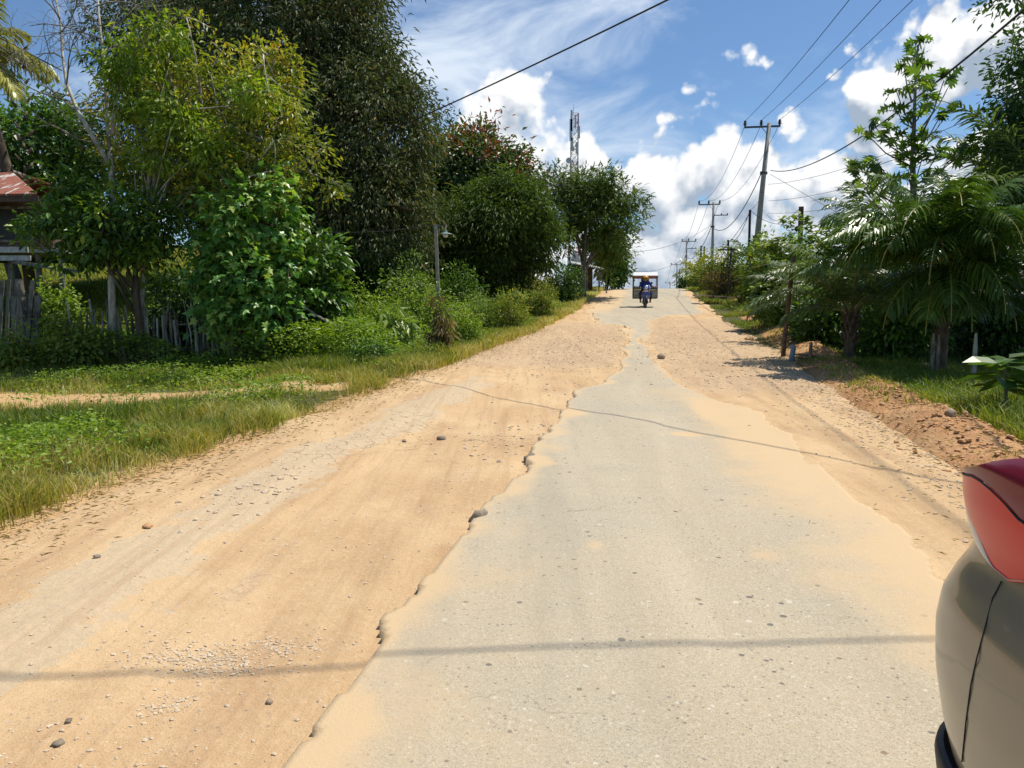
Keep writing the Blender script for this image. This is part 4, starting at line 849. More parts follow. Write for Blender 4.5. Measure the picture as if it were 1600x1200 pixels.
# leafy weeds over the left slope, knee to waist high in drifts
rs = np.random.RandomState(95); n = 80000; s = 16 + 30 * rs.rand(n) ** 1.2; t = corrL(s) - .7 - 11 * rs.rand(n) ** 1.2; X, Y = xy(s, t)
hf = np.clip(pat(X, Y, .55, 96) + .45, 0, 1) * sstep(.5, 2.2, corrL(s) - t); kp = rs.rand(n) < hf * 1.3; X, Y, hf = X[kp], Y[kp], hf[kp]; n = len(X)
mb = MB(); A = rs.normal(size=(n, 3)); A[:, 2] *= .4; N = np.tile([0, 0, 1.], (n, 1)) + rs.normal(size=(n, 3)) * .5; L = rs.uniform(.07, .15, n)
leaves(mb, np.stack([X, Y, terrain(X, Y) + 1.05 * hf * rs.rand(n) ** .45], 1), A, N, L, L * .5, T_LEAF, .5 + .5 * pat(X, Y, .4, 97) + rs.normal(size=n) * .15)
tag(mb.build('slope_weeds', L_LIME), 'drifts of leafy green weeds over the left slope around the lamp post', 'weeds', None, 'stuff')
# litter: dry stalks along both edges
rs = np.random.RandomState(91); n = 16000; mb = MB()
s = 3 + 24 * rs.rand(n) ** 1.4; lf = rs.rand(n) < .55; t = np.where(lf, corrL(s) - .1 + rs.normal(size=n) * .35, corrR(s) + .35 + rs.normal(size=n) * .5); X, Y = xy(s, t)
a = rs.rand(n) * 6.283; A = np.stack([np.cos(a), np.sin(a), rs.uniform(-.05, .25, n)], 1); L = rs.uniform(.015, .08, n)
zz = np.maximum(terrain(X, Y), np.where((t > corrL(s)) & (t < corrR(s)), prof(s) + .045, -9)) + .012
leaves(mb, np.stack([X, Y, zz], 1), A, np.tile([0, 0, 1.], (n, 1)), L, .0045 + .0002 * Y, T_LEAF, rs.uniform(.2, 1, n)); tag(mb.build('dry_litter', L_DRY), 'dry stalks and leaf litter along the road edges', 'litter', None, 'stuff')

# ------------------------------------------------------------------ power poles
def power_pole(px, ytop, Y, label, lean=0, arm=1.1, second=False, off=-.42, r=.15):
    tp = at(px, ytop, Y); bx = tp.x - lean; z = gz(bx, Y); root = empty('power_pole', (bx, Y, z), 0, label, 'power pole', 'concrete power poles along the right of the road')
    mb = MB(); mb.tube([(bx, Y, z - .3), (bx + lean * .5, Y, (z + tp.z) / 2), (tp.x, Y, tp.z)], [r * 1.25, r, r * .72], 12); mb.build('shaft', M_CONC, root, smooth_=True)
    ca = Vector((CA, -SA, 0)); c = Vector((tp.x, Y, tp.z - .22)) + ca * off
    mb = MB(); a, b = c - ca * arm, c + ca * arm; mb.beam(a, b, .09, .11); mb.beam(c - ca * .1 + Vector((0, -.06, 0)), Vector((tp.x - .02, Y - .1, tp.z - .85)), .04, .03); mb.build('crossarm', M_STEEL, root)
    ins = []
    for k in (-.96, -.06, .96):
        q = c + ca * arm * k + Vector((0, 0, .06)); mb = MB()
        mb.lathe(q, [(.0, .02), (.07, .02), (.07, .09), (.13, .10), (.07, .17), (.11, .19), (.06, .26), (.09, .28), (.05, .36), (0, .37)], 10); mb.build('insulator', M_INS, root); ins.append(q + Vector((0, 0, .34)))
    if second:
        c2 = Vector((tp.x, Y, tp.z - 1.35)) + ca * .75; mb = MB(); mb.beam(c2 - ca * .8, c2 + ca * .75, .08, .09); mb.build('crossarm', M_STEEL, root)
        for k in (0.1, .9): mb = MB(); mb.lathe(c2 + ca * .75 * k, [(0, .03), (.05, .03), (.08, .1), (.04, .16), (.05, .2), (0, .22)], 8); mb.build('insulator', M_INS, root)
    mb = MB(); k_ = tp.z - 3.2 if Y < 60 else tp.z - 2.6; mb.lathe((tp.x - lean * .28, Y, k_), [(r * .95, 0), (r * 1.12, .02), (r * 1.12, .16), (r * .95, .18)], 12); mb.box((tp.x - lean * .28 - r * 1.2, Y, k_ + .08), (.14, .1, .22)); mb.build('clamp', M_STEEL, root)
    return ins, Vector((tp.x - lean * .28 - r * 1.2, Y - .05, k_ + .08))
I1, K1 = power_pole(1202, 192, 50, 'tall concrete power pole, nearest and largest of the row, leaning right', lean=.75, r=.17)
I2, K2 = power_pole(1115, 316, 82, 'second power pole of the row, with an extra side arm below its crossarm', second=True)
I3, K3 = power_pole(1073, 375, 124, 'third power pole of the row, standing at the crest of the road', second=True, off=.35)
I4, K4 = power_pole(1058, 412, 170, 'fourth power pole of the row, beyond the crest', second=True, off=-.2)
I5, K5 = power_pole(1047, 441, 225, 'farthest and shortest power pole of the row, just above the road crest', off=-.2)
def iron_pole(px, ytop, Y, label, r=.05, mat=None, tee=False, lean=0, name='iron_pole', bulge=False, ybase=None):
    tp = at(px, ytop, Y); z = gz(tp.x, Y); root = empty(name, (tp.x, Y, z), 0, label, 'pole'); mb = MB()
    mb.tube([(tp.x - lean, Y, z - .3), (tp.x - lean * .5, Y, (z + tp.z) / 2), (tp.x, Y, tp.z)], r, 8)
    if bulge: mb.lathe((tp.x, Y, tp.z - 1.6), [(0, 0), (.14, .1), (.16, .5), (.1, .75), (0, .8)], 8)
    mb.build('shaft', mat or M_PIPE, root)
    if tee: mb = MB(); mb.beam(tp + Vector((-.75 if tee == 1 else -.4, 0, -.12)), tp + Vector((.25 if tee == 1 else .4, 0, -.1)), .06, .07); mb.build('crossarm', M_PIPE, root)
    return tp
P6 = iron_pole(1172, 328, 46, 'black iron pole just left of the large concrete pole', .075)
iron_pole(1178.5, 368, 47, 'short rust-brown post between the black pole and the large concrete pole', .09, M_RUST)
P7 = iron_pole(1138, 375, 58, 'dark pole standing behind the small T-shaped pole', .08)
iron_pole(1143, 387, 44, 'thin T-shaped iron pole standing on the dirt bank', .05, tee=1, lean=.2)
iron_pole(1095.5, 384, 88, 'black pole with a bulge near its top, right of the third power pole', .10, bulge=True)
iron_pole(1100.5, 385, 84, 'plain black pole right of the bulged one, left of the second power pole', .09)
iron_pole(1062, 421, 150, 'thin pole just right of the fourth power pole', .09)
P8 = iron_pole(1252, 323, 33, 'dark wooden post rising out of the umbrella-leaved scrub', .11, M_RUST)
# rusty post near the bank
p = at(1226, 531, 17.5); q = at(1240, 398, 17.5); root = empty('rusty_post', (p.x, 17.5, gz(p.x, 17.5)), 0, 'leaning rusty brown post at the edge of the red dirt bank', 'post')
mb = MB(); mb.tube([(p.x - .03, 17.5, p.z - .5), p, q], [.055, .055, .05], 8); mb.build('shaft', M_RUST, root)
mb = MB(); mb.lathe(tuple(q), [(0, 0), (.062, 0), (.062, .03), (0, .035)], 8); mb.build('cap', M_RUST, root)

def wire(label, a, b, sag, r, name='power_cable', n=24, group='wires between the poles', cat='cable', mid=None):
    a, b = Vector(a), Vector(b); mb = MB(); P = []
    for k in range(n + 1):
        t = k / n; p = a.lerp(b, t)
        if mid is not None: p = a * (1 - t) * (1 - 2 * t) + Vector(mid) * 4 * t * (1 - t) + b * t * (2 * t - 1)
        else: p = p - Vector((0, 0, 4 * sag * t * (1 - t)))
        P.append(p)
    mb.tube(P, r, 5, False); return tag(mb.build(name, M_WIRE, None, tuple(a)), label, cat, group)
names3 = ['left', 'middle', 'right']
E0 = [at(1330, 0, 24), at(1380, 0, 25), at(1430, 0, 26)]
for k in range(3):
    a = I1[k]; e = E0[k]; end = e + (e - a) * 1.05 + Vector((0, 0, 1.6))
    wire('%s high wire from the large concrete pole to the top edge' % names3[k], a, end, .7, .013, n=30)
    wire('%s high wire between the large concrete pole and second power pole' % names3[k], I1[k] - Vector((0, 0, .25)), I2[k], 1.3, .014)
    wire('%s high wire between the second and third power poles' % names3[k], I2[k], I3[k], 1.3, .018)
    wire('%s high wire between the third and fourth power poles' % names3[k], I3[k], I4[k], 1.3, .02)
    wire('%s high wire between the fourth and the farthest power pole' % names3[k], I4[k], I5[k], 1.2, .024)
wire('thick low cable sagging between the large concrete pole and the second power pole', K1, K2, 1.6, .03)
wire('thick low cable between the second and third power poles', K2, K3, 1.5, .035)
wire('thick low cable between the third and fourth power poles', K3, K4, 1.3, .035)
Q0 = at(1600, 35, 9.3)
wire('thick black cable from the large concrete pole crossing in front of the breadfruit tree', at(1204, 266, 50), (4.6, -6, 8.2), 0, .022, n=60, mid=tuple(at(1422, 160, 18.5)))
for (y0, y1, lb) in [(288,100,'upper'),(314,165,'middle'),(333,215,'lower')]:
    a = at(1200, y0, 50); b = at(1600, y1, 22); wire('%s thin wire from the large concrete pole passing behind the breadfruit tree' % lb, a, b + (b - a) * .4, 1.0 if y0 < 300 else .8, .010)
wire('stay wire slanting down right from the large concrete pole into the scrub', at(1203, 272, 50), at(1330, 345, 40), 0, .012)
wire('thin wire from the large concrete pole to the dark wooden post', at(1198, 335, 50), P8, .5, .012)
wire('thin wire between the black iron pole and the scrub to its right', P6, at(1225, 350, 44), .25, .013)
wire('wire from the large concrete pole down to the black iron pole', at(1190, 305, 50), P6, .15, .013)
wire('wire from the black iron pole to the pole behind the T-shaped one', P6, P7, .7, .018)
wire('second wire from the black iron pole, sagging lower toward the crest', P6 - Vector((0, 0, .15)), at(1100.5, 388, 84), 1.2, .018)
wire('faint wire crossing the road from the second power pole to the spreading tree', at(1112, 350, 82), at(935, 392, 50), 1.0, .014)
wire('faint lower wire crossing the sky above the vendor to the spreading tree', at(1075, 398, 124), at(940, 418, 56), 1.2, .018)
wire('black cable crossing the sky from the huge mango tree to the top of the photo', at(560, 226, 21.5), at(560, 226, 21.5) + (at(1000, 0, 13.4) - at(560, 226, 21.5)) * 2.2, .22, .016, n=40)
wire('heavy cable overhead casting its shadow across the near road', (-13, 3.85, 8.3), (13, 5.6, 8.8), .8, .0125, n=40)

# ------------------------------------------------------------------ lamp post
p = at(687, 462, 24.5); tp = at(680.5, 351, 24.5); z = gz(p.x, 24.5)
root = empty('lamp_post', (p.x, 24.5, z), 0, 'slim grey lamp post leaning left among the shrubs of the left bank', 'lamp post')
mb = MB(); mb.beam((p.x, 24.5, z - .2), tp, .10, .10); mb.build('post', M_CONC, root)
mb = MB(); e = at(697, 352, 24.4); mb.beam(tp - Vector((0, 0, .03)), e - Vector((0, 0, .03)), .07, .05); mb.build('arm', M_GREY, root)
M_ENAM = simple('lamp_enamel', (.32, .42, .38), .4, var=.1)
mb = MB(); l = at(696, 366, 24.4); mb.lathe(l, [(.05, .12), (.06, .05), (.19, .02), (.2, 0), (.17, .005)], 16); sh = mb.build('lamp_shade', M_ENAM, root)
mb = MB(); mb.lathe(l, [(0, -.11), (.07, -.09), (.085, -.03), (.05, .03)], 12); mb.tube([l + Vector((0, 0, .1)), e], .012, 5); mb.build('bulb', simple('bulb_glass', (.7, .72, .7), .2, var=.05), root)
wire('thin wire from the lamp post into the yellow-green tree', tp, at(440, 358, 20), .15, .008)

# ------------------------------------------------------------------ telecom tower
def tower():
    Y = 210; c = at(897, 300, Y); zt = at(897, 178, Y).z; x = c.x; zb = gz(x, Y); root = empty('telecom_tower', (x, Y, zb), 0, 'red and white lattice telecom tower with antennas above the trees', 'tower')
    H = zt - zb; nseg = 26; hw = lambda f: .95 + 1.6 * max(0, .55 - f) ** 1.2 * 1.5
    reds = MB(); whites = MB(); cor = [(-1, -1), (1, -1), (1, 1), (-1, 1)]
    for k in range(nseg):
        f0, f1 = k / nseg, (k + 1) / nseg; mb = whites if (k // 4) % 2 else reds; z0, z1 = zb + H * f0, zb + H * f1; a, b = hw(f0), hw(f1)
        for q in range(4):
            c0, c1 = cor[q], cor[(q + 1) % 4]; A0 = (x + c0[0] * a, Y + c0[1] * a, z0); B0 = (x + c0[0] * b, Y + c0[1] * b, z1); A1 = (x + c1[0] * a, Y + c1[1] * a, z0); B1 = (x + c1[0] * b, Y + c1[1] * b, z1)
            mb.beam(A0, B0, .17, .17); mb.beam(A0, B1, .09, .09); mb.beam(A1, B0, .09, .09); mb.beam(B0, B1, .09, .09)
    reds.build('red_lattice', simple('tower_red', (.42, .12, .09), .6), root); whites.build('white_lattice', simple('tower_white', (.62, .62, .62), .6), root)
    ant = simple('antenna_white', (.62, .63, .64), .5)
    for (px, y0, y1, w_) in [(893,172,205,.5),(892,186,220,.7),(905,197,216,.45),(899,180,200,.4),(894,215,236,.6),(901,222,240,.5)]:
        a = at(px, y0, Y - 1.2); b = at(px, y1, Y - 1.2); mb = MB(); mb.box(tuple((a + b) / 2), (w_, .3, (a - b).length)); mb.beam(((a.x + b.x) / 2, Y - 1.2, (a.z + b.z) / 2), ((x + a.x) / 2, Y - .8, (a.z + b.z) / 2), .12, .12); mb.build('antenna', ant, root)
    for (px, py, r) in [(888.5,251,.75),(894,232,.6),(901,228,.5)]:
        q = at(px, py, Y - 1.4); mb = MB(); mb.lathe(q, [(0, .1), (r, -.1), (r, -.35), (r * .9, -.35), (0, -.05)], 16, 'Y'); mb.beam(q, (x, Y - .9, q.z), .15, .15); mb.build('dish', ant, root)
    a = Vector((x - .3, Y, zt)); mb = MB(); mb.tube([a, a + Vector((0, 0, 2.6))], [.06, .03], 5); mb.build('lightning_rod', M_STEEL, root)
tower()

# ------------------------------------------------------------------ hut at the crest
def plankmat(name, a, b_, gap=6.0, axis='Z', rot=0, rough=.85):
    m = mat_new(name); nt = m.node_tree; wv = NN(nt, 'ShaderNodeTexWave', wave_type='BANDS', bands_direction=axis, wave_profile='SAW'); wv.inputs['Scale'].default_value = gap / 6.283 * 2; lk(nt, opos(nt), wv.inputs['Vector'])
    n = noise(nt, 5, 5, .65, opos(nt, (1, 1, 6) if axis == 'X' else (.3, .3, 6))); c = mixc(nt, smooth(nt, n, .3, .7), a, b_); edge = smooth(nt, wv.outputs['Fac'], .0, .08)
    c = mixc(nt, edge, tuple(x * .25 for x in a), c); return finish(m, c, rough, mth(nt, 'ADD', edge, mth(nt, 'MULTIPLY', n, .3)), .5, .01)
def hut():
    Y = 54; a = at(893, 440, Y); z = gz(a.x, Y); root = empty('roadside_hut', (a.x, Y, z), 0, 'roadside hut with white gable, blue sheet and thin porch roof under the spreading tree', 'hut')
    wall = plankmat('hut_wall', (.05, .035, .03), (.11, .08, .06)); A = lambda x, y, d=0: at(x, y, Y + d)
    g0, g1, g2 = A(889, 412), A(910, 412), A(900, 392); mb = MB(); n = 2.5
    V = [g0, g1, g2] + [v + Vector((0, n, 0)) for v in (g0, g1, g2)]; mb.add([tuple(v) for v in V], [np.array([[0, 1, 2], [3, 5, 4]]), np.array([[0, 2, 5, 3], [1, 4, 5, 2]])]); mb.build('gable', simple('white_sheet', (.66, .64, .60), .6), root)
    mb = MB(); b0, b1 = A(888, 413, .05), A(926, 438, .05); mb.box(((b0.x + b1.x) / 2, Y + 1.3, (b0.z + z) / 2 - .1), (b1.x - b0.x, 2.4, b0.z - z + .2)); mb.build('wall', wall, root)
    mb = MB(); b0, b1 = A(887, 413, -.9), A(897, 428, -.9); mb.box(((b0.x + b1.x) / 2, Y - .9, (b0.z + b1.z) / 2), (b1.x - b0.x, .05, b0.z - b1.z)); mb.build('blue_sheet', simple('blue_tarpaulin', (.03, .16, .34), .5), root)
    mb = MB(); r0, r1 = A(893, 411, -1.2), A(950, 421, -1.2); V = [r0, r1, r1 + Vector((0, 2.5, .1)), r0 + Vector((0, 2.5, .5))]; V = [tuple(v) for v in V] + [tuple(v - Vector((0, 0, .07))) for v in V]; mb.add(V, QUAD[:, ::-1]); mb.build('roof', simple('zinc_roof', (.36, .38, .37), .5, .3), root)
    for px in (899, 918, 936, 948): t_ = A(px, 412 + (px - 893) * .18, -1.1); mb = MB(); mb.tube([(t_.x, t_.y, gz(t_.x, t_.y) - .1), t_], .045, 6); mb.build('post', M_GREY, root)
    mb = MB(); f0, f1 = A(932, 425, -1.3), A(941, 438, -1.3); mb.box(((f0.x + f1.x) / 2, Y - 1.3, (f0.z + f1.z) / 2), (f1.x - f0.x, .04, f0.z - f1.z)); mb.build('panel', M_GREY, root)
hut()

# ------------------------------------------------------------------ house at left, shed at right
def house():
    Y = 23.5; A = lambda x, y, d=0: at(x, y, Y + d); c0 = A(-90, 440); z = gz(c0.x, Y)
    root = empty('stilt_house', (A(0, 440).x, Y, z), 0, 'old wooden stilt house with a rusty red tin roof at the left edge', 'house')
    wall = plankmat('house_wall', (.10, .065, .05), (.19, .13, .10), axis='X'); fl = A(62, 393); top = A(62, 306); xl = A(-330, 400).x; xr = fl.x + .3
    mb = MB(); mb.box(((xl + xr) / 2, Y + 3, (fl.z + top.z) / 2), (xr - xl, 5.6, top.z - fl.z)); mb.build('wall', wall, root)
    mb = MB(); dk = A(100, 404, -.9); mb.box(((xl + dk.x) / 2, Y + .2, fl.z - .05), (dk.x - xl, 2.2, .10))
    mb.build('floor', plankmat('floor_boards', (.25, .24, .22), (.42, .40, .37), axis='X'), root)
    for k, (y_, h_) in enumerate([(390, .16), (400, .15)]):
        b0, b1 = A(-330, y_, -.98), A(48 if k else 44, y_ + (.5 if k else 0), -.98); mb = MB(); mb.box(((b0.x + b1.x) / 2, b0.y, b0.z - .06 * k), (b1.x - b0.x, .04, h_)); mb.build('railing_board', simple('pale_board', (.50, .49, .46), .8), root)
    b0, b1 = A(20, 409, -1.05), A(122, 424, -1.3); mb = MB(); mb.beam(b0, b1, .05, .10); mb.build('beam', M_GREY, root)
    # tin roof, sloping toward the road
    mt = mat_new('rusty_tin'); nt = mt.node_tree; n = noise(nt, 1.3, 4, .6, opos(nt, (2.5, .5, .5))); n2 = noise(nt, 9, 5, .7, opos(nt)); wv = NN(nt, 'ShaderNodeTexWave', bands_direction='X'); wv.inputs['Scale'].default_value = 4; lk(nt, opos(nt), wv.inputs['Vector'])
    c = mixc(nt, smooth(nt, n2, .3, .7), (.24, .07, .045), (.38, .15, .10)); c = mixc(nt, smooth(nt, n, .54, .58), c, (.55, .53, .50)); finish(mt, c, .6, wv.outputs['Fac'], .8, .03, .2)
    e0, e1 = A(-330, 307, -1.3), A(58, 302, -1.3); r1 = A(12, 262, 2.0); V = [e0, e1, r1, Vector((e0.x, r1.y, r1.z))]; V = [tuple(v) for v in V] + [tuple(v - Vector((0, 0, .06))) for v in V]
    mb = MB(); mb.add(V, QUAD[:, ::-1]); V2 = [Vector(V[2]), Vector((e1.x, Y + 6.5, e1.z)), Vector((e0.x, Y + 6.5, e0.z)), Vector(V[3])]; V2 = [tuple(v) for v in V2] + [tuple(v - Vector((0, 0, .06))) for v in V2]; mb.add(V2, QUAD); mb.build('roof', mt, root)
    mb = MB(); mb.box(((e0.x + e1.x) / 2, e1.y + .06, e1.z - .14), (e1.x - e0.x, .04, .16)); mb.build('fascia', simple('fascia_board', (.13, .09, .07), .8), root)
    wb = A(8, 335, -.0); mb = MB(); wx = A(20, 350).x; mb.box((wx, Y + .17, A(20, 350).z), (1.0, .06, .9)); wo_ = mb.build('window', simple('window_dark', (.03, .028, .025), .4), root)
    mb = MB(); mb.box((wx, Y + .13, A(20, 350).z - .5), (1.2, .1, .08)); mb.box((wx, Y + .13, A(20, 350).z + .5), (1.2, .1, .08)); mb.build('sill', M_GREY, wo_)
    for px in (-60, 17, 60, 96):
        for d in (-.7, 2.5): t_ = A(px, 408, d); mb = MB(); mb.tube([(t_.x, t_.y, gz(t_.x, t_.y) - .2), (t_.x, t_.y, fl.z - .1)], .085, 8); mb.build('stilt', M_GREY, root)
house()
def shed():
    Y = 21.5; A = lambda x, y, d=0: at(x, y, Y + d); c = A(1590, 520); z = gz(c.x, Y); root = empty('wooden_shed', (c.x, Y, z), 0, 'low dark plank shed in the shade behind the oil palms at the right edge', 'shed')
    x0, x1 = A(1500, 500).x, A(1720, 500).x; t0, b0 = A(1500, 480).z, A(1500, 502).z
    mb = MB(); mb.box(((x0 + x1) / 2, Y + 1.6, (t0 + b0) / 2 + .4), (x1 - x0, 3, t0 - b0 + .8)); mb.build('wall', plankmat('shed_wall', (.07, .065, .055), (.14, .13, .11), axis='Z'), root)
    mb = MB(); V = [(x0 - .3, Y - .4, t0 + .35), (x1 + .3, Y - .4, t0 + .35), (x1 + .3, Y + 3.4, t0 + 1.6), (x0 - .3, Y + 3.4, t0 + 1.6)]; V = V + [(a, b, c_ - .06) for a, b, c_ in V]; mb.add(V, QUAD[:, ::-1]); mb.build('roof', simple('shed_zinc', (.2, .17, .15), .6, .2), root)
    for x in (x0 + .1, x0 + 2, x1 - .1): mb = MB(); mb.tube([(x, Y + .3, z - .2), (x, Y + .3, b0 + .05)], .08, 7); mb.build('stilt', M_GREY, root)
shed()

# ------------------------------------------------------------------ fences
rs = np.random.RandomState(101)
fy = lambda px: 19.0 - .6 * (px - 60) / 420.0
p = at(280, 560, fy(280)); root = empty('stake_fence', (p.x, p.y, gz(p.x, p.y)), 0, 'rustic fence of uneven upright wooden stakes under the trees', 'fence')
for px in list(np.arange(100, 470, 5.2)):
    px += rs.normal() * 1.3; Yk = fy(px) + rs.normal() * .05; b = at(px, 560, Yk); h = rs.uniform(1.05, 1.65); ln = rs.normal() * .10; z = gz(b.x, Yk); r = rs.uniform(.018, .05); mb = MB()
    mb.tube([(b.x, Yk, z - .2), (b.x + ln * .4 + rs.normal() * .02, Yk, z + h * .5), (b.x + ln, Yk + rs.normal() * .05, z + h)], [r, r * .95, r * .6], 6, tint=rs.rand()); mb.build('stake', M_STAKE if rs.rand() < .6 else M_PALE, root)
for zz in (.45, 1.05):
    a, b = at(92, 560, fy(92) + .07), at(478, 560, fy(478) + .07); mb = MB(); mb.tube([(a.x, a.y, gz(a.x, a.y) + zz), ((a.x + b.x) / 2, (a.y + b.y) / 2, gz((a.x + b.x) / 2, a.y) + zz - .05), (b.x, b.y, gz(b.x, b.y) + zz + .05)], .022, 6); mb.build('rail', M_GREY, root)
Yp = 19.2; p = at(25, 540, Yp); root = empty('slat_fence', (p.x, Yp, gz(p.x, Yp)), 0, 'leaning weathered grey slat fence panel at the left edge', 'fence')
for (x0, y0, x1, y1) in [(-30,535,-22,440),(-18,535,-8,440),(-6,535,4,438),(6,535,14,436),(14,538,26,438),(24,540,31,438),(34,540,44,460)]:
    a, b = at(x0, y0, Yp), at(x1, y1, Yp); mb = MB(); mb.beam((a.x, Yp, gz(a.x, Yp) - .1), b, .035, .075 + .02 * rs.rand()); mb.build('slat', M_GREY, root)
a, b = at(-40, 456, Yp + .05), at(52, 462, Yp + .05); mb = MB(); mb.beam(a, b, .05, .09); mb.build('rail', M_GREY, root)
for (x0, x1, yt, r) in [(47,30,436,.075),(40,52,438,.06),(52,60,462,.085)]:
    a, b = at(x0, 540, Yp - .12), at(x1, yt, Yp - .12); mb = MB(); mb.beam((a.x, Yp - .12 - r, gz(a.x, Yp) - .1), b, r * 1.7, r * 1.6); mb.build('post', M_GREY, root)
a, b = at(440, 455, 18.3), at(546, 522, 18.0); mb = MB(); mb.tube([a, a.lerp(b, .5) - Vector((0, 0, .05)), b], .025, 6); tag(mb.build('bamboo_pole', M_PALE, None, tuple(a)), 'thin pale pole slanting down from the vine-covered tree to the verge', 'pole')
p = at(490, 500, 19.5); mb = MB(); root = empty('board_panel', (p.x, 19.5, gz(p.x, 19.5)), 0, 'small grey board panel half hidden behind the broad-leaved bush', 'fence panel')
for k in range(4): q = at(495, 494 + k * 6, 19.6); mb = MB(); mb.box(tuple(q), (.65, .03, .085)); mb.build('board', M_GREY, root)
for x in (475, 515): q = at(x, 490, 19.65); mb = MB(); mb.beam((q.x, q.y, gz(q.x, q.y) - .1), q, .06, .06); mb.build('post', M_GREY, root)

# ------------------------------------------------------------------ small things at the right verge
x, y = ground_px(1236, 566); z = gz(x, y); M_PIPEB = simple('blue_grey_pvc', (.20, .27, .36), .5, var=.12)
mb = MB(); d = Vector((.10, 0, 1)).normalized(); q = Vector((x, y, z - .1)); rr = .055
mb.tube([q, q + d * .45], rr, 14, False); mb.tube([q + d * .45, q + d * .05], rr * .85, 14, False); mb.tube([q + d * .42, q + d * .452], rr * 1.12, 14, True)
tag(mb.build('pipe_stub', M_PIPEB, None, tuple(q)), 'blue-grey plastic pipe stub sticking out of the red dirt', 'pipe')
a = Vector((x + .08, y - .05, z + .16)); mb = MB(); mb.beam(a, a + Vector((.45, .05, -.05)), .16, .03); mb.beam(a + Vector((.1, .1, -.08)), a + Vector((.42, -.08, -.12)), .07, .03)
tag(mb.build('broken_board', simple('old_board', (.22, .14, .09), .9), None, tuple(a)), 'broken brown board lying beside the blue-grey pipe stub', 'board')
p0 = at(1098, 461, 42); p1 = at(1152, 465, 42); za = prof(st(p0.x, 42)[0]) + .25; root = empty('plank_bridge', (p0.x, 42, float(za)), 0, 'pale plank footbridge crossing the ditch to the dirt bank', 'footbridge')
for k in range(3):
    mb = MB(); a = Vector((p0.x - .4, 41.7 + k * .3, at(1098, 461, 42).z)); b = Vector((p1.x + .3, 41.9 + k * .3, at(1152, 466, 42).z)); mb.beam(a, b, .26, .06); mb.build('plank', simple('bleached_plank', (.52, .44, .34), .85), root)
for f in (.25, .6): mb = MB(); q = p0.lerp(p1, f); mb.beam((q.x, 41.6, q.z - .08), (q.x, 42.5, q.z - .08), .1, .1); mb.build('bearer', M_RUST, root)
for k, (px, yt, yb, Y, lb) in enumerate([(1457,520,560,14.0,'short split stake left of the large oil palm trunk'),(1465,523,558,14.0,'thin stake touching the left side of the large oil palm trunk'),(1523,521,562,13.5,'pale upright stake in the shade right of the large oil palm'),(1266,534,545,16.5,'tiny brown stake behind the pipe stub')]):
    a, b = at(px, yb, Y), at(px + 2, yt, Y); mb = MB(); mb.tube([(a.x, Y, gz(a.x, Y) - .1), ((a.x + b.x) / 2, Y, (a.z + b.z) / 2), b], [.04, .035, .02], 6); tag(mb.build('stake', M_STAKE if k != 2 else M_PALE, None, (a.x, Y, gz(a.x, Y))), lb, 'stake')
a, b = at(1440, 535, 15.5), at(1510, 552, 13.8); mb = MB(); mb.tube([(a.x, a.y, gz(a.x, a.y) + .12), (b.x, b.y, gz(b.x, b.y) + .08)], [.05, .03], 6); tag(mb.build('fallen_branch', M_PALE, None, tuple(a)), 'pale fallen branch lying on the shaded grass behind the large oil palm', 'branch')

# ------------------------------------------------------------------ stones
def stonemesh(mb, c, r, rs, sq=(1, 1, .6), tint=.5):
    me = bmesh.new(); bmesh.ops.create_icosphere(me, subdivisions=2, radius=1); V = np.array([v.co[:] for v in me.verts]); F = np.array([[v.index for v in f.verts] for f in me.faces]); me.free()
    o = rs.rand(3) * 50; nz = fbm(V[:, 0] * 1.3 + o[0], V[:, 1] * 1.3 + V[:, 2] * 1.7 + o[1], 7, 3, .6); V = V * (1 + .9 * nz[:, None]); V = np.sign(V) * np.abs(V) ** .9
    a = rs.rand() * 6.28; Rz = np.array([[math.cos(a), -math.sin(a), 0], [math.sin(a), math.cos(a), 0], [0, 0, 1]]); mb.add((V * np.array(sq) * r) @ Rz.T + np.array(c), F, tint)
def stonemat(name, a, b_, tc=(.5, .42, .32)):
    m = mat_new(name); nt = m.node_tree; n = noise(nt, 14, 5, .7, gpos(nt)); c = mixc(nt, smooth(nt, n, .3, .7), a, b_); c = mixc(nt, mth(nt, 'MULTIPLY', attr(nt, 'tint'), .5), c, tc); return finish(m, c, .9, n, .4, .003)
M_STONE = stonemat('stone_brown', (.20, .14, .09), (.38, .28, .19)); M_GRAV = stonemat('gravel_tan', (.50, .38, .25), (.70, .57, .40)); M_CHUNK = stonemat('asphalt_chunk', (.15, .12, .09), (.32, .26, .19)); M_CLOD = stonemat('clod_red', (.42, .22, .10), (.60, .36, .18), (.62, .40, .22))
def roadz(x, y):
    s, t = st(x, y); s, t = np.array([s]), np.array([t]); return float(prof(s)[0] + .03 + dirt_h(s, t)[0][0])
rs = np.random.RandomState(55)
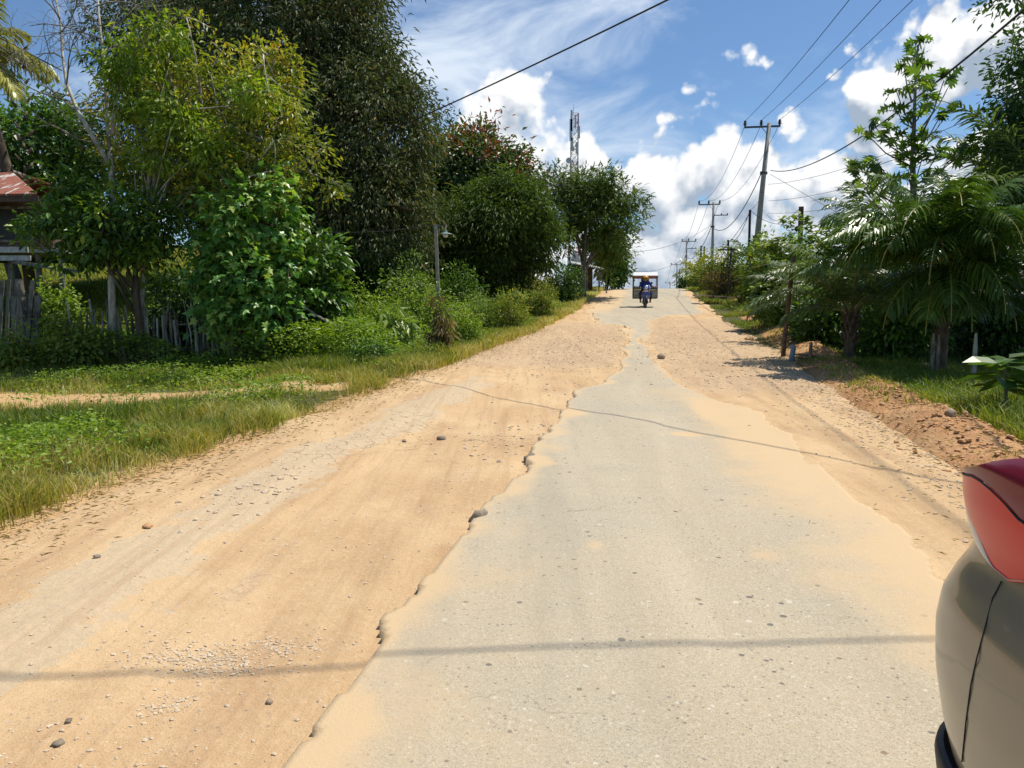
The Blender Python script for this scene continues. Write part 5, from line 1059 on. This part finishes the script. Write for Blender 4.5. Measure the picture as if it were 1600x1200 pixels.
for (px, py, r, mt_, lb, sq) in [(1033,564,.085,M_STONE,'round brown stone lying on the asphalt in the middle distance',(1,1,.8)),(690,686,.04,M_CHUNK,'dark stone on the dirt left of the notched asphalt edge',(1.3,.8,.6)),(632,690,.03,M_CHUNK,'small dark stone on the dirt beside the cracked patch',(1.3,.8,.6)),
   (829,722,.075,M_CHUNK,'dark broken asphalt chunk in the notch of the asphalt edge, the farther of the two',(.8,1.2,1.0)),(748,816,.062,M_CHUNK,'dark broken asphalt chunk in the notch of the asphalt edge, the nearer of the two',(.8,1.2,1.0)),(1485,684,.06,M_STONE,'dark brown lump on the red dirt right of the gravel shoulder',(1,1,1)),
   (421,1101,.016,M_STONE,'small grey stone alone on the near dirt right of the gravel heaps',(1,1,.7)),(107,1133,.016,M_CHUNK,'dark pebble on the near dirt at lower left',(1.3,1,.5)),(152,878,.02,M_CHUNK,'dark stone beside the old road edge at left',(1,1,.7)),(230,832,.03,M_CLOD,'reddish clod on the far side of the old road edge at left',(1.4,1,.6)),
   (91,1178,.018,M_CHUNK,'flat grey stone at the bottom left of the photo',(1.4,1,.4)),(1402,612,.09,M_PALE,'pale flat stone at the edge of the tall grass',(1.6,.8,.4)),(1170,532,.13,M_CLOD,'large ochre clod on the right bank near the rusty post',(1.4,1,.6))]:
    x, y = ground_px(px, py); s_, t_ = st(x, y); z = (gz(x, y) if t_ > corrR(s_) else roadz(x, y)) + r * .2 + (.03 if px in (1033,) else 0); mb = MB(); stonemesh(mb, (x, y, z), r, rs, sq, .1 if mt_ is M_CHUNK else .3)
    tag(mb.build('stone', mt_, None, (x, y, z), True), lb, 'stone')
def gravel(name, label, n, cen, mat_, rmin, rmax, seed, zf):
    rs = np.random.RandomState(seed); mb = MB(); bm_ = bmesh.new(); bmesh.ops.create_icosphere(bm_, subdivisions=1, radius=1); V0 = np.array([v.co[:] for v in bm_.verts]); F0 = np.array([[v.index for v in f.verts] for f in bm_.faces]); bm_.free(); K0 = len(V0)
    S_, T_ = cen(rs, n); X, Y = xy(S_, T_); n = len(X); r = rmin + (rmax - rmin) * rs.rand(n) ** 3; a = rs.rand(n) * 6.28; V = V0[None] * (1 + .24 * rs.normal(size=(n, K0, 3))) * r[:, None, None] * np.array([1.2, .9, .6])
    ca_, sa_ = np.cos(a)[:, None], np.sin(a)[:, None]; V = np.stack([V[..., 0] * ca_ - V[..., 1] * sa_ + X[:, None], V[..., 0] * sa_ + V[..., 1] * ca_ + Y[:, None], V[..., 2] + (zf(S_, T_, X, Y) + r * .15)[:, None]], -1)
    mb.add(V.reshape(-1, 3), (F0[None] + (np.arange(n) * K0)[:, None, None]).reshape(-1, 3), np.repeat(rs.rand(n), K0)); tag(mb.build(name, mat_), label, 'gravel' if 'clod' not in name else 'clods', None, 'stuff')
zroad = lambda S_, T_, X, Y: prof(S_) + .03 + dirt_h(S_, T_)[0]
def heap(pxs, n0):
    def f(rs, n):
        S_, T_ = [], []
        for (px, py, a, b_, w_) in pxs:
            s0, t0 = stp(px, py); k = int(n * w_); S_.append(s0 + rs.normal(size=k) * a); T_.append(t0 + rs.normal(size=k) * b_)
        return np.concatenate(S_), np.concatenate(T_)
    return f
gravel('gravel', 'loose stones gathered in hollows of the near dirt', 1300, heap([(325,1036,.07,.14,.55),(265,1105,.05,.05,.1),(440,1010,.05,.12,.15),(290,1030,.12,.3,.1),(160,1170,.12,.35,.1)], 0), M_GRAV, .003, .011, 5, zroad)
gravel('gravel', 'stones scattered over the dirt on the left of the asphalt', 4200, lambda rs, n: (1.8 + 22 * rs.rand(n) ** 1.6, -4.1 + 3.6 * rs.rand(n)), M_GRAV, .002, .011, 6, zroad)
gravel('gravel', 'stones scattered over the broken stretches of road beyond', 5200, heap([(900,545,3.5,1.0,.45),(1100,550,4.5,.8,.4),(800,690,.6,.4,.05),(390,775,.5,.16,.03)], 0), M_GRAV, .005, .026, 7, zroad)
gravel('gravel', 'gravelly right shoulder beside the dusty wheel track', 5200, lambda rs, n: (3.5 + 12 * rs.rand(n) ** 1.3, 2.75 + .28 * rs.normal(size=n)), M_GRAV, .003, .017, 8, zroad)
gravel('dirt_clods', 'red dirt clods on the right mound', 6000, (lambda rs, n: (lambda s_: (s_, mound_t(s_) + .32 * rs.normal(size=n)))(4.5 + 26 * rs.rand(n) ** 1.2)), M_CLOD, .004, .036, 9, lambda S_, T_, X, Y: terrain(X, Y))

# ------------------------------------------------------------------ motorcycle, vendor rack, rider
def skin_body(name, mat, J, E, parent=None, sub=2, loc=None):
    me = bpy.data.meshes.new(name); me.from_pydata([j[:3] for j in J], E, []); o = bpy.data.objects.new(name, me); COL.objects.link(o)
    if parent is not None: o.parent = parent
    sk = o.modifiers.new('skin', 'SKIN'); sk.use_smooth_shade = True
    for v, j in zip(me.skin_vertices[0].data, J): v.radius = (j[3], j[4] if len(j) > 4 else j[3])
    me.skin_vertices[0].data[0].use_root = True
    if sub: sb = o.modifiers.new('sub', 'SUBSURF'); sb.levels = sub; sb.render_levels = sub
    me.materials.append(mat); return o
P_BLUE = simple('moto_blue', (.02, .07, .33), .25, var=.1, spec=.5, coat=.5); P_WHITE = simple('moto_white', (.62, .64, .68), .3, var=.06, spec=.5); M_CHROME = simple('chrome', (.5, .5, .5), .2, .9); M_JEANS = simple('trousers_dark', (.035, .035, .045), .9); M_JACK = simple('jacket_blue', (.015, .06, .34), .8); M_SKIN = simple('skin', (.30, .16, .10), .55, var=.06); M_HELM = simple('helmet_yellow', (.75, .42, .03), .25, var=.06, coat=.6)
mx, my = ground_px(1009, 483); my_t = 39.0; p = at(1009, 484, my_t); s_, t_ = st(p.x, my_t); mz = float(prof(s_)) + .075
MLOC = (p.x, my_t, mz); MR = R(10)   # local -Y points at the camera
def L(o): o.rotation_euler = (0, 0, -MR * .6); return o
def mk(mb, name, mat, parent, smooth_=False):
    o = mb.build(name, mat, None, None, smooth_); o.parent = parent; return o
moto = L(empty('motorcycle', MLOC, 0, 'blue and white underbone motorcycle ridden toward the camera in the middle of the road', 'motorcycle'))
def wheel(y, r=.285):
    mb = MB(); mb.lathe((0, y, r), [(r - .05, -.028), (r - .02, -.04), (r - .003, -.025), (r, 0), (r - .003, .025), (r - .02, .04), (r - .05, .028), (r - .05, -.028)], 32, 'X'); w_ = mk(mb, 'wheel', M_BLACK, moto, True)
    mb = MB(); mb.lathe((0, y, r), [(r - .05, -.03), (r - .075, -.02), (r - .075, .02), (r - .05, .03)], 32, 'X'); mb.lathe((0, y, r), [(0, -.06), (.05, -.055), (.05, .055), (0, .06)], 12, 'X')
    for k in range(5): a = k * 2 * math.pi / 5; mb.beam((0, y + .04 * math.cos(a), r + .04 * math.sin(a)), (0, y + (r - .06) * math.cos(a), r + (r - .06) * math.sin(a)), .03, .02)
    mk(mb, 'rim', M_CHROME, w_)
wheel(0); wheel(1.22)
mb = MB()
for sx in (-1, 1): mb.tube([(.065 * sx, .0, .285), (.065 * sx, .12, .62), (.05 * sx, .2, .86)], [.022, .026, .024], 8)
mk(mb, 'fork', M_CHROME, moto)
mb = MB(); a = np.linspace(-.2, 1.9, 10); V = []
for t in a: V += [(-.06, -.31 * math.cos(t) * 1.0, .285 + .315 * math.sin(t)), (-.045, -.325 * math.cos(t), .29 + .33 * math.sin(t)), (.045, -.325 * math.cos(t), .29 + .33 * math.sin(t)), (.06, -.31 * math.cos(t), .285 + .315 * math.sin(t))]
k = np.arange(9)[:, None] * 4; mb.add(V, [(k + np.array([[0, 1, 5, 4]])), (k + np.array([[1, 2, 6, 5]])), (k + np.array([[2, 3, 7, 6]]))]); mk(mb, 'front_fender', M_BLACK, moto, True)
mb = MB(); secs = [(.05,.62,.06),(.02,.72,.14),(.0,.82,.17),(.03,.92,.15),(.08,1.0,.08)]
def shell(mb, secs, dep, n=10):
    V = []
    for (y, z, w_) in secs:
        for k in range(n): a = math.pi * k / (n - 1); V.append((-w_ * math.cos(a), y + dep * (1 - math.sin(a)), z))
    m = len(secs); f = [[i * n + j, i * n + j + 1, (i + 1) * n + j + 1, (i + 1) * n + j] for i in range(m - 1) for j in range(n - 1)]; mb.add(V, np.array(f))
shell(mb, [(-.02,.90,.13),(-.06,.97,.19),(-.03,1.06,.17),(.05,1.12,.10)], .14); mk(mb, 'handlebar_cowl', P_BLUE, moto, True)
mb = MB(); mb.lathe((0, -.06, .99), [(0, -.03), (.06, -.022), (.085, 0), (.08, .03)], 20, 'Y'); V = mk(mb, 'headlight', P_WHITE, moto, True)
mb = MB(); shell(mb, [(.10,.42,.14),(.06,.55,.22),(.03,.68,.24),(.03,.80,.20),(.06,.88,.10)], .16); mk(mb, 'front_shield', P_BLUE, moto, True)
mb = MB(); shell(mb, [(.0,.78,.10),(-.015,.84,.13),(.01,.89,.08)], .1); mk(mb, 'badge_panel', P_WHITE, moto, True)
for sx in (-1, 1): mb = MB(); mb.lathe((.15 * sx, .03, .80), [(0, -.02), (.035, -.01), (.045, .02)], 12, 'Y'); mk(mb, 'indicator', simple('amber_lens', (.6, .25, .03), .3), moto, True)
mb = MB(); mb.tube([(-.34, .26, 1.06), (-.2, .18, 1.05), (0, .12, 1.02), (.2, .18, 1.05), (.34, .26, 1.06)], .013, 8); mb.tube([(-.35, .27, 1.06), (-.24, .2, 1.05)], .02, 8); mb.tube([(.35, .27, 1.06), (.24, .2, 1.05)], .02, 8); mk(mb, 'handlebar', M_BLACK, moto)
for sx in (-1, 1): mb = MB(); mb.tube([(.2 * sx, .16, 1.06), (.26 * sx, .12, 1.2)], .007, 6); mb.lathe((.28 * sx, .11, 1.23), [(0, -.012), (.05, -.012), (.055, 0), (.05, .014), (0, .014)], 14, 'Y'); mk(mb, 'mirror', M_BLACK, moto)
mb = MB(); mb.box((0, .62, .5), (.2, .75, .26)); mb.box((0, .95, .62), (.24, .7, .14)); mk(mb, 'body', M_BLACK, moto)
mb = MB(); V = [(-.10,.42,.76),(.10,.42,.76),(.13,.7,.78),(-.13,.7,.78),(-.12,1.25,.83),(.12,1.25,.83)]; V = V + [(x * 1.05, y, z - .08) for x, y, z in V]; mb.add(V, np.array([[0,1,2,3],[3,2,5,4],[6,9,8,7],[9,10,11,8],[0,6,7,1],[4,5,11,10],[1,7,8,2],[2,8,11,5],[3,9,6,0],[4,10,9,3]])); mk(mb, 'seat', M_BLACK, moto, True)
mb = MB(); mb.box((0, .62, .30), (.26, .4, .22)); mb.tube([(-.3, .5, .27), (.3, .5, .27)], .015, 6); mb.tube([(.14, .7, .25), (.17, 1.3, .3)], [.03, .045], 8); mk(mb, 'engine', M_STEEL, moto)
# rack
rack = L(empty('vendor_rack', MLOC, 0, 'roofed vendor stall rack with side boxes and goods, mounted on the motorcycle', 'vendor stall'))
M_AL = simple('rack_frame', (.10, .09, .08), .5, .4); M_FAS = simple('rack_fascia', (.30, .10, .07), .7); M_ROOFW = simple('rack_roof_white', (.75, .75, .76), .45, var=.05)
mb = MB(); V = [(-.62,.42,1.62),(.62,.42,1.62),(.60,.72,1.80),(-.60,.72,1.80),(-.62,1.25,1.80),(.62,1.25,1.80)]; V = V + [(x, y, z - .03) for x, y, z in V]; mb.add(V, np.array([[0,1,2,3],[3,2,5,4],[6,9,8,7],[9,10,11,8],[0,6,7,1],[4,5,11,10],[1,7,8,2],[2,8,11,5],[3,9,6,0],[4,10,9,3]])); mk(mb, 'roof', M_ROOFW, rack)
mb = MB(); mb.box((0, .45, 1.535), (1.23, .025, .13)); mk(mb, 'fascia', M_FAS, rack)
for sx in (-1, 1):
    for y in (.47, 1.2): mb = MB(); mb.box((.6 * sx, y, 1.04), (.04, .04, 1.16)); mk(mb, 'post', M_AL, rack)
    mb = MB(); mb.box((.42 * sx, .83, .68), (.36, .72, .38)); bx = mk(mb, 'side_box', simple('box_panel', (.33, .31, .27), .7), rack)
    mb = MB()
    for (c, s_) in [((.42 * sx, .462, .875), (.38, .02, .03)), ((.42 * sx, .462, .485), (.38, .02, .03)), ((.235 * sx, .462, .68), (.025, .02, .42))]: mb.box(c, s_)
    mk(mb, 'trim', M_AL, bx)
    mb = MB(); mb.box((.42 * sx, .83, .945), (.38, .76, .05)); mk(mb, 'shelf', simple('shelf_green', (.05, .14, .08) if sx > 0 else (.25, .24, .12), .6), rack)
    for k in range(3): mb = MB(); mb.lathe((.42 * sx + (k - 1) * .11, .6 + .1 * (k % 2), .985), [(0, 0), (.045, 0), (.05, .05), (.03, .10), (0, .11)], 10); mk(mb, 'food_packet', simple('packet_a', [(.45, .08, .05), (.55, .5, .4), (.08, .06, .05)][(k + (sx > 0)) % 3], .5), rack)
    mb = MB(); mb.box((.42 * sx, .49, 1.0), (.36, .02, .06)); mk(mb, 'tray_front', simple('tray_red', (.38, .12, .07) if sx > 0 else (.16, .17, .09), .6), rack)
mb = MB(); mb.box((0, .95, 1.2), (.40, .03, .62)); mk(mb, 'back_panel', simple('panel_dark_blue', (.03, .035, .09), .7), rack)
mb = MB()
for z in (.46, 1.47): mb.box((0, .47, z), (1.2, .03, .03)) if z > 1 else mb.box((0, .9, z), (1.2, .03, .03))
mk(mb, 'crossbar', M_AL, rack)
# rider: local coordinates, facing -Y
rider = L(empty('person', MLOC, 0, 'motorcycle vendor in a yellow helmet and blue jacket, both hands on the handlebar', 'person'))
J = [(0,.68,.86,.13,.11),(0,.66,1.05,.12,.10),(0,.58,1.22,.145,.10),(0,.52,1.32,.06),(0,.46,1.36,.052),(0,.42,1.41,.07,.085),(0,.40,1.49,.075,.09),
     (-.17,.60,1.29,.055),(-.27,.45,1.12,.045),(-.31,.28,1.08,.032),(.17,.60,1.29,.055),(.27,.45,1.12,.045),(.31,.28,1.08,.032),
     (-.11,.62,.84,.085),(-.25,.30,.72,.07),(-.25,.42,.34,.05),(-.22,.33,.28,.035),(-.23,.26,.26,.025),(.11,.62,.84,.085),(.25,.30,.72,.07),(.25,.42,.34,.05),(.22,.33,.28,.035),(.23,.26,.26,.025)]
E = [(0,1),(1,2),(2,3),(3,4),(4,5),(5,6),(2,7),(7,8),(8,9),(2,10),(10,11),(11,12),(0,13),(13,14),(14,15),(15,16),(16,17),(0,18),(18,19),(19,20),(20,21),(21,22)]
body = skin_body('body', M_SKIN, J, E, rider)
g = 1.13
Jj = [(x, y, z, *[q * 1.15 + .008 for q in r]) for (x, y, z, *r) in [J[1], J[0], J[2], J[3], J[7], J[8], (-.30,.32,1.09,.036), J[10], J[11], (.30,.32,1.09,.036)]]
skin_body('jacket', M_JACK, Jj, [(0,1),(0,2),(2,3),(2,4),(4,5),(5,6),(2,7),(7,8),(8,9)], rider)
Jt = [(x, y, z, *[q * 1.12 + .008 for q in r]) for (x, y, z, *r) in [J[0], J[13], J[14], (-.25,.42,.38,.055), J[18], J[19], (.25,.42,.38,.055)]]
skin_body('trousers', M_JEANS, Jt, [(0,1),(1,2),(2,3),(0,4),(4,5),(5,6)], rider)
mb = MB(); pr = [(0, .165)] + [(.15 * math.cos(a), .165 * math.sin(a)) for a in np.linspace(1.45, -.55, 12)] + [(.10, -.08)]; mb.lathe((0, .40, 1.46), pr, 24); V = mb.V[0]; V[:, 1] = .40 + (V[:, 1] - .40) * 1.12; hl = mk(mb, 'helmet', M_HELM, rider, True)
mb = MB(); V = []; nn2 = 12
for z in (1.40, 1.47):
    for k in range(nn2): a = math.pi * (1.12 + .76 * k / (nn2 - 1)); V.append((.157 * math.cos(a), .40 + .176 * math.sin(a), z))
mb.add(V, np.array([[k, k + 1, k + nn2 + 1, k + nn2] for k in range(nn2 - 1)])); mk(mb, 'visor', simple('visor_dark', (.06, .045, .03), .15, spec=.6), hl, True)
mb = MB(); mb.box((0, .20, 1.51), (.2, .10, .012)); mk(mb, 'peak', M_HELM, hl)
for sx in (-1, 1):      # hands: palm, four fingers round the grip, thumb
    Jh = [(.31*sx,.30,1.085,.028,.02),(.315*sx,.265,1.085,.036,.018)]; Eh = [(0, 1)]
    for k in range(4):
        x = (.285 + .022 * k) * sx; b = len(Jh); l = [.9, 1, .95, .78][k]; Jh += [(x,.235,1.088,.010),(x,.235 - .022 * l,1.066,.009),(x,.245,1.044 + .004 * k,.008)]; Eh += [(1, b), (b, b + 1), (b + 1, b + 2)]
    b = len(Jh); Jh += [(.27*sx,.285,1.07,.011),(.265*sx,.262,1.045,.009)]; Eh += [(0, b), (b, b + 1)]
    skin_body('hand', M_SKIN, Jh, Eh, rider, 1)
    skin_body('shoe', simple('sandal', (.10, .05, .035), .7), [(.22*sx,.36,.29,.042),(.235*sx,.27,.26,.038,.03),(.25*sx,.18,.255,.03,.022)], [(0, 1), (1, 2)], rider, 1)

# ------------------------------------------------------------------ car at the right edge (we look back along its side)
def car():
    Yr = 2.36                                   # rear end
    cx = 2.02; th = R(2.0)
    root = empty('parked_car', (cx, .3, 0.0), 0, 'olive-bronze car with a red wraparound tail lamp at the right edge', 'car')
    root.location.z = float(prof(.3)) + .03
    zs0 = root.location.z
    mp_ = mat_new('car_paint'); nt = mp_.node_tree; n = noise(nt, 400, 2, .5, opos(nt)); c = mixc(nt, n, (.23, .19, .13), (.31, .265, .19)); dn = noise(nt, 2.2, 5, .6, opos(nt)); c = mixc(nt, mth(nt, 'MULTIPLY', smooth(nt, dn, .4, .75), .35), c, (.40, .31, .19)); finish(mp_, c, .36, None, metal=.25, spec=.45, coat=.6)
    # body cross-section: height -> (half width, rear length, front length)
    prof_ = [(.27,.86,1.90,2.0),(.34,.89,1.95,2.05),(.42,.90,1.99,2.1),(.55,.913,2.02,2.12),(.68,.915,2.03,2.1),(.77,.904,2.02,2.05),(.83,.880,2.0,2.0),(.885,.848,1.98,1.95),(.93,.836,1.96,1.9),(.96,.834,1.95,1.7),(1.0,.846,1.955,1.5),(1.06,.858,1.965,1.1),(1.12,.863,1.965,.95),(1.17,.861,1.96,.9),(1.20,.846,1.935,.9),(1.235,.812,1.89,.9),(1.245,.70,1.75,.8)]
    def drop(y, z): return .19 * np.clip((y - 1.75) / .5, 0, 1.2) * float(sstep(1.05, 1.2, z))
    def ringpts(w_, lr, lf, z, off=0, n=96, e=6.0, a0=0, a1=2 * math.pi):
        a = np.linspace(a0, a1, n, endpoint=(a1 - a0) < 6.28)
        co, si = np.cos(a), np.sin(a); ln = np.where(si > 0, lr, lf)
        X = (w_ + off) * np.sign(co) * np.abs(co) ** (2 / e); Yy = (ln + off) * np.sign(si) * np.abs(si) ** (2 / e)
        return np.stack([X + cx, Yy + .3, np.full(len(a), z) - drop(Yy + .3, z)], 1)
    n = 128; zz = np.interp(np.linspace(0, 1, 64), np.linspace(0, 1, len(prof_)), [q[0] for q in prof_]); cols = [np.interp(zz, [q[0] for q in prof_], [q[k] for q in prof_]) for k in (1, 2, 3)]
    rings = [ringpts(cols[0][k], cols[1][k], cols[2][k], zz[k], n=n) for k in range(64)]
    V = np.concatenate(rings); i = np.arange(63)[:, None] * n; j = np.arange(n)[None]; F = np.stack([i + j, i + (j + 1) % n, i + n + (j + 1) % n, i + n + j], -1).reshape(-1, 4)
    # wheel openings are cut out of the side
    ctr = V[F].mean(1); keep = np.ones(len(F), bool)
    for wy in (-.98, 1.02):
        keep &= ~((np.hypot(ctr[:, 1] - wy, (ctr[:, 2] - .34)) < .36) & (np.abs(ctr[:, 0] - cx) > .6))
    o = mesh_obj('body', V + np.array([0, 0, zs0]), [F[keep]], mp_, root, None, True)
    V2 = np.concatenate([rings[-1], rings[-1] * np.array([1, 1, 1])]); top = rings[-1]
    gl = simple('car_glass', (.02, .022, .022), .08, spec=.6, var=.02); rf = [ringpts(.735 - .19 * f, 1.86 - .42 * f, .9 - .25 * f, 1.24 + .36 * f, n=64) for f in (0, .5, 1)]
    def loft(rings, closed_top=False):
        n_ = len(rings[0]); V = np.concatenate(rings); i = np.arange(len(rings) - 1)[:, None] * n_; j = np.arange(n_)[None]; F = [np.stack([i + j, i + (j + 1) % n_, i + n_ + (j + 1) % n_, i + n_ + j], -1).reshape(-1, 4)]
        if closed_top: F.append((np.arange(n_) + (len(rings) - 1) * n_)[None])
        return V + np.array([0, 0, zs0]), F
    V, F = loft(rf); mesh_obj('window', V, F, gl, root, None, True)
    rr = [ringpts(.545 + d, 1.44 + d, .65 + d, 1.60 + h, n=64) for d, h in ((.03, -.03), (.02, .03), (-.1, .07), (-.3, .085))]; V, F = loft(rr, True); mesh_obj('roof', V, F, mp_, root, None, True)
    hood = [ringpts(w_, lr, lf, z, n=64) for w_, lr, lf, z in ((.80, -.2, 1.9, .93), (.7, -.3, 1.7, 1.0), (.5, -.4, 1.2, 1.03))]
    rr = [np.stack([np.linspace(cx - .8, cx + .8, 12), np.full(12, .3 - y), np.full(12, z) + .05 * np.cos(np.linspace(-1.5, 1.5, 12))], 1) for y, z in ((.8, 1.17), (1.2, 1.04), (1.9, .92))]
    V = np.concatenate(rr) + np.array([0, 0, zs0]); F = np.array([[a * 12 + b, a * 12 + b + 1, (a + 1) * 12 + b + 1, (a + 1) * 12 + b] for a in range(2) for b in range(11)]); mesh_obj('hood', V, [F], mp_, root, None, True)
    mb = MB(); mb.box((cx, .3, .35 + zs0), (1.5, 3.4, .12)); mb.build('floor_pan', M_BLACK, root)
    for wy in (-.98, 1.02):
        for sx in (-1, 1):
            mb = MB(); mb.lathe((cx + sx * .78, wy, .32 + zs0), [(.2, -.1), (.3, -.1), (.325, -.07), (.325, .07), (.3, .1), (.2, .1)], 32, 'X'); w_ = mb.build('wheel', M_BLACK, root, None, True)
            mb = MB(); mb.lathe((cx + sx * .78, wy, .32 + zs0), [(.2, -.08), (.19, .0), (.19, .08), (.0, .06)] if sx > 0 else [(.2, .08), (.19, 0), (.19, -.08), (0, -.06)], 24, 'X'); mb.build('rim', M_CHROME, w_)
    # black lower trim
    rr = [ringpts(w_, l, 2.0, z, n=96) for w_, l, z in ((.85, 1.94, .20), (.885, 1.97, .22), (.905, 2.0, .26), (.907, 2.01, .30), (.904, 2.005, .325), (.89, 1.99, .33))]; V, F = loft(rr); mesh_obj('lower_trim', V, F, simple('trim_black', (.035, .032, .032), .55, var=.1), root, None, True)
    # tail lamp: wraps from the side (angle pi) round the rear corner
    def wz(z): return [float(np.interp(z, [q[0] for q in LP], [q[k] for q in LP])) for k in (1, 2)]
    LP = [(.88,.84,1.955),(.95,.846,1.965),(1.0,.858,1.975),(1.06,.872,1.98),(1.12,.879,1.98),(1.17,.878,1.975),(1.20,.862,1.95),(1.24,.825,1.90)]
    A0, A1 = math.pi * .52, math.pi * 1.0
    def pt(a, z, off=0):
        w_, l = wz(z); co, si = math.cos(a), math.sin(a); e = 6.0
        return (cx + (w_ + off) * math.copysign(abs(co) ** (2 / e), co), .3 + (l + off) * abs(si) ** (2 / e), z + zs0)
    na, nz = 60, 14
    aa = A0 + (A1 - A0) * (np.linspace(0, 1, na))
    aa = np.concatenate([np.linspace(A0, math.pi * .98, 60), math.pi - np.geomspace(math.pi * .02, .00002, 24)[1:]]); na = len(aa)
    f_ = lambda a: pt(a, 1.05)[1]                  # distance along the car orders the lens outlines
    def zlow(y): return float(np.interp(y, LOWY, LOWZ))
    def zcr(y): return float(np.interp(y, CRY, CRZ))
    def zhi(y): return float(np.interp(y, HIY, HIZ))
    def patch(name, fa, fb, mat, off=0.002):
        V = []
        for a in aa:
            y = f_(a); z0, z1 = fa(y), fb(y); z1 = max(z1, z0 + .002)
            for k in range(nz): V.append(pt(a, z0 + (z1 - z0) * k / (nz - 1), off + .002 * math.sin(math.pi * k / (nz - 1))))
        F = np.array([[i * nz + j, i * nz + j + 1, (i + 1) * nz + j + 1, (i + 1) * nz + j] for i in range(na - 1) for j in range(nz - 1)]); return mesh_obj(name, np.array(V), [F], mat, root, None, True)
    def hit(px, py, tab, e=6.0):          # where a line of sight meets the car side (height tables as above)
        d = ray(px, py); d = d / d.y
        for y in np.arange(1.2, 2.4, .004):
            x, z = d.x * y, CAMZ + d.z * y - zs0
            w_ = np.interp(z, [q[0] for q in tab], [q[1] for q in tab]); l = np.interp(z, [q[0] for q in tab], [q[2] for q in tab]); v = abs((y - .3) / l) ** e
            if v < 1 and x > cx - w_ * (1 - v) ** (1 / e): return y, z
        return None
    def outline(pts, tab, y_far, z_far):
        q = sorted([h_ for h_ in (hit(*p_, tab) for p_ in pts) if h_]); q = [q[0]] + q if q else q
        print('outline', [(round(a, 2), round(b, 3)) for a, b in q]); q = [(1.2, q[0][1] + (q[0][1] - q[-1][1]) * .15)] + [a for k, a in enumerate(q) if k == 0 or a[0] > q[k - 1][0] + 1e-4] + [(y_far, z_far)]
        return [a for a, b in q], [b for a, b in q]
    LOWY, LOWZ = outline([(1599,908),(1575,906),(1560,893),(1547,882),(1537,868),(1530,855)], LP, 2.4, .99)
    CRY, CRZ = outline([(1599,816),(1570,783),(1550,764),(1535,752),(1522,744)], LP, 2.3, 1.075)
    HIY, HIZ = outline([(1599,711),(1575,713),(1555,718),(1540,723),(1525,729)], LP, 2.3, 1.08)
    def lens(name, col, rough=.12, dark=.6):
        m = mat_new(name); nt = m.node_tree; wv = NN(nt, 'ShaderNodeTexWave', bands_direction='Z'); wv.inputs['Scale'].default_value = 28; lk(nt, opos(nt), wv.inputs['Vector'])
        c = mixc(nt, mth(nt, 'MULTIPLY', wv.outputs['Fac'], .08), col, tuple(x * dark for x in col)); return finish(m, c, rough, None, spec=.2, coat=.08)
    tl = patch('tail_lamp', lambda y: zcr(y) + .004, zhi, lens('lens_red_sky_tint', (.20, .012, .035), .22, .9), .002)  # upper lens: sky reflection put into the red as a purple tone
    ylens = lambda y: zlow(y)
    lo = patch('lower_lens', zlow, lambda y: zcr(y) - .004, lens('lens_red', (.70, .022, .016), .28), .003); lo.parent = tl
    cl = patch('clear_lens', lambda y: zlow(y) + .003, lambda y: zlow(y) + float(np.interp(y, [1.9, 1.98, 2.08, 2.18, 2.26, 2.4], [0, .035, .085, .11, .11, .07])) + .003, lens('lens_clear', (.62, .60, .56), .25), .0045); cl.parent = tl
    sm = patch('seam', lambda y: zcr(y) - .0035, lambda y: zcr(y) + .0035, M_BLACK, .0035); sm.parent = tl
    # bumper shut line
    mb = MB(); P = []
    for p_ in [(1567,908),(1553,935),(1540,985),(1528,1030),(1519,1070),(1511,1130),(1505,1190)]:
        h_ = hit(*p_, prof_)
        if h_: d = ray(*p_); d = d / d.y; P.append((d.x * h_[0] - .0034, h_[0], CAMZ + d.z * h_[0]))
    mb.tube(P, .0018, 5); mb.build('shut_line', M_BLACK, root)
car()
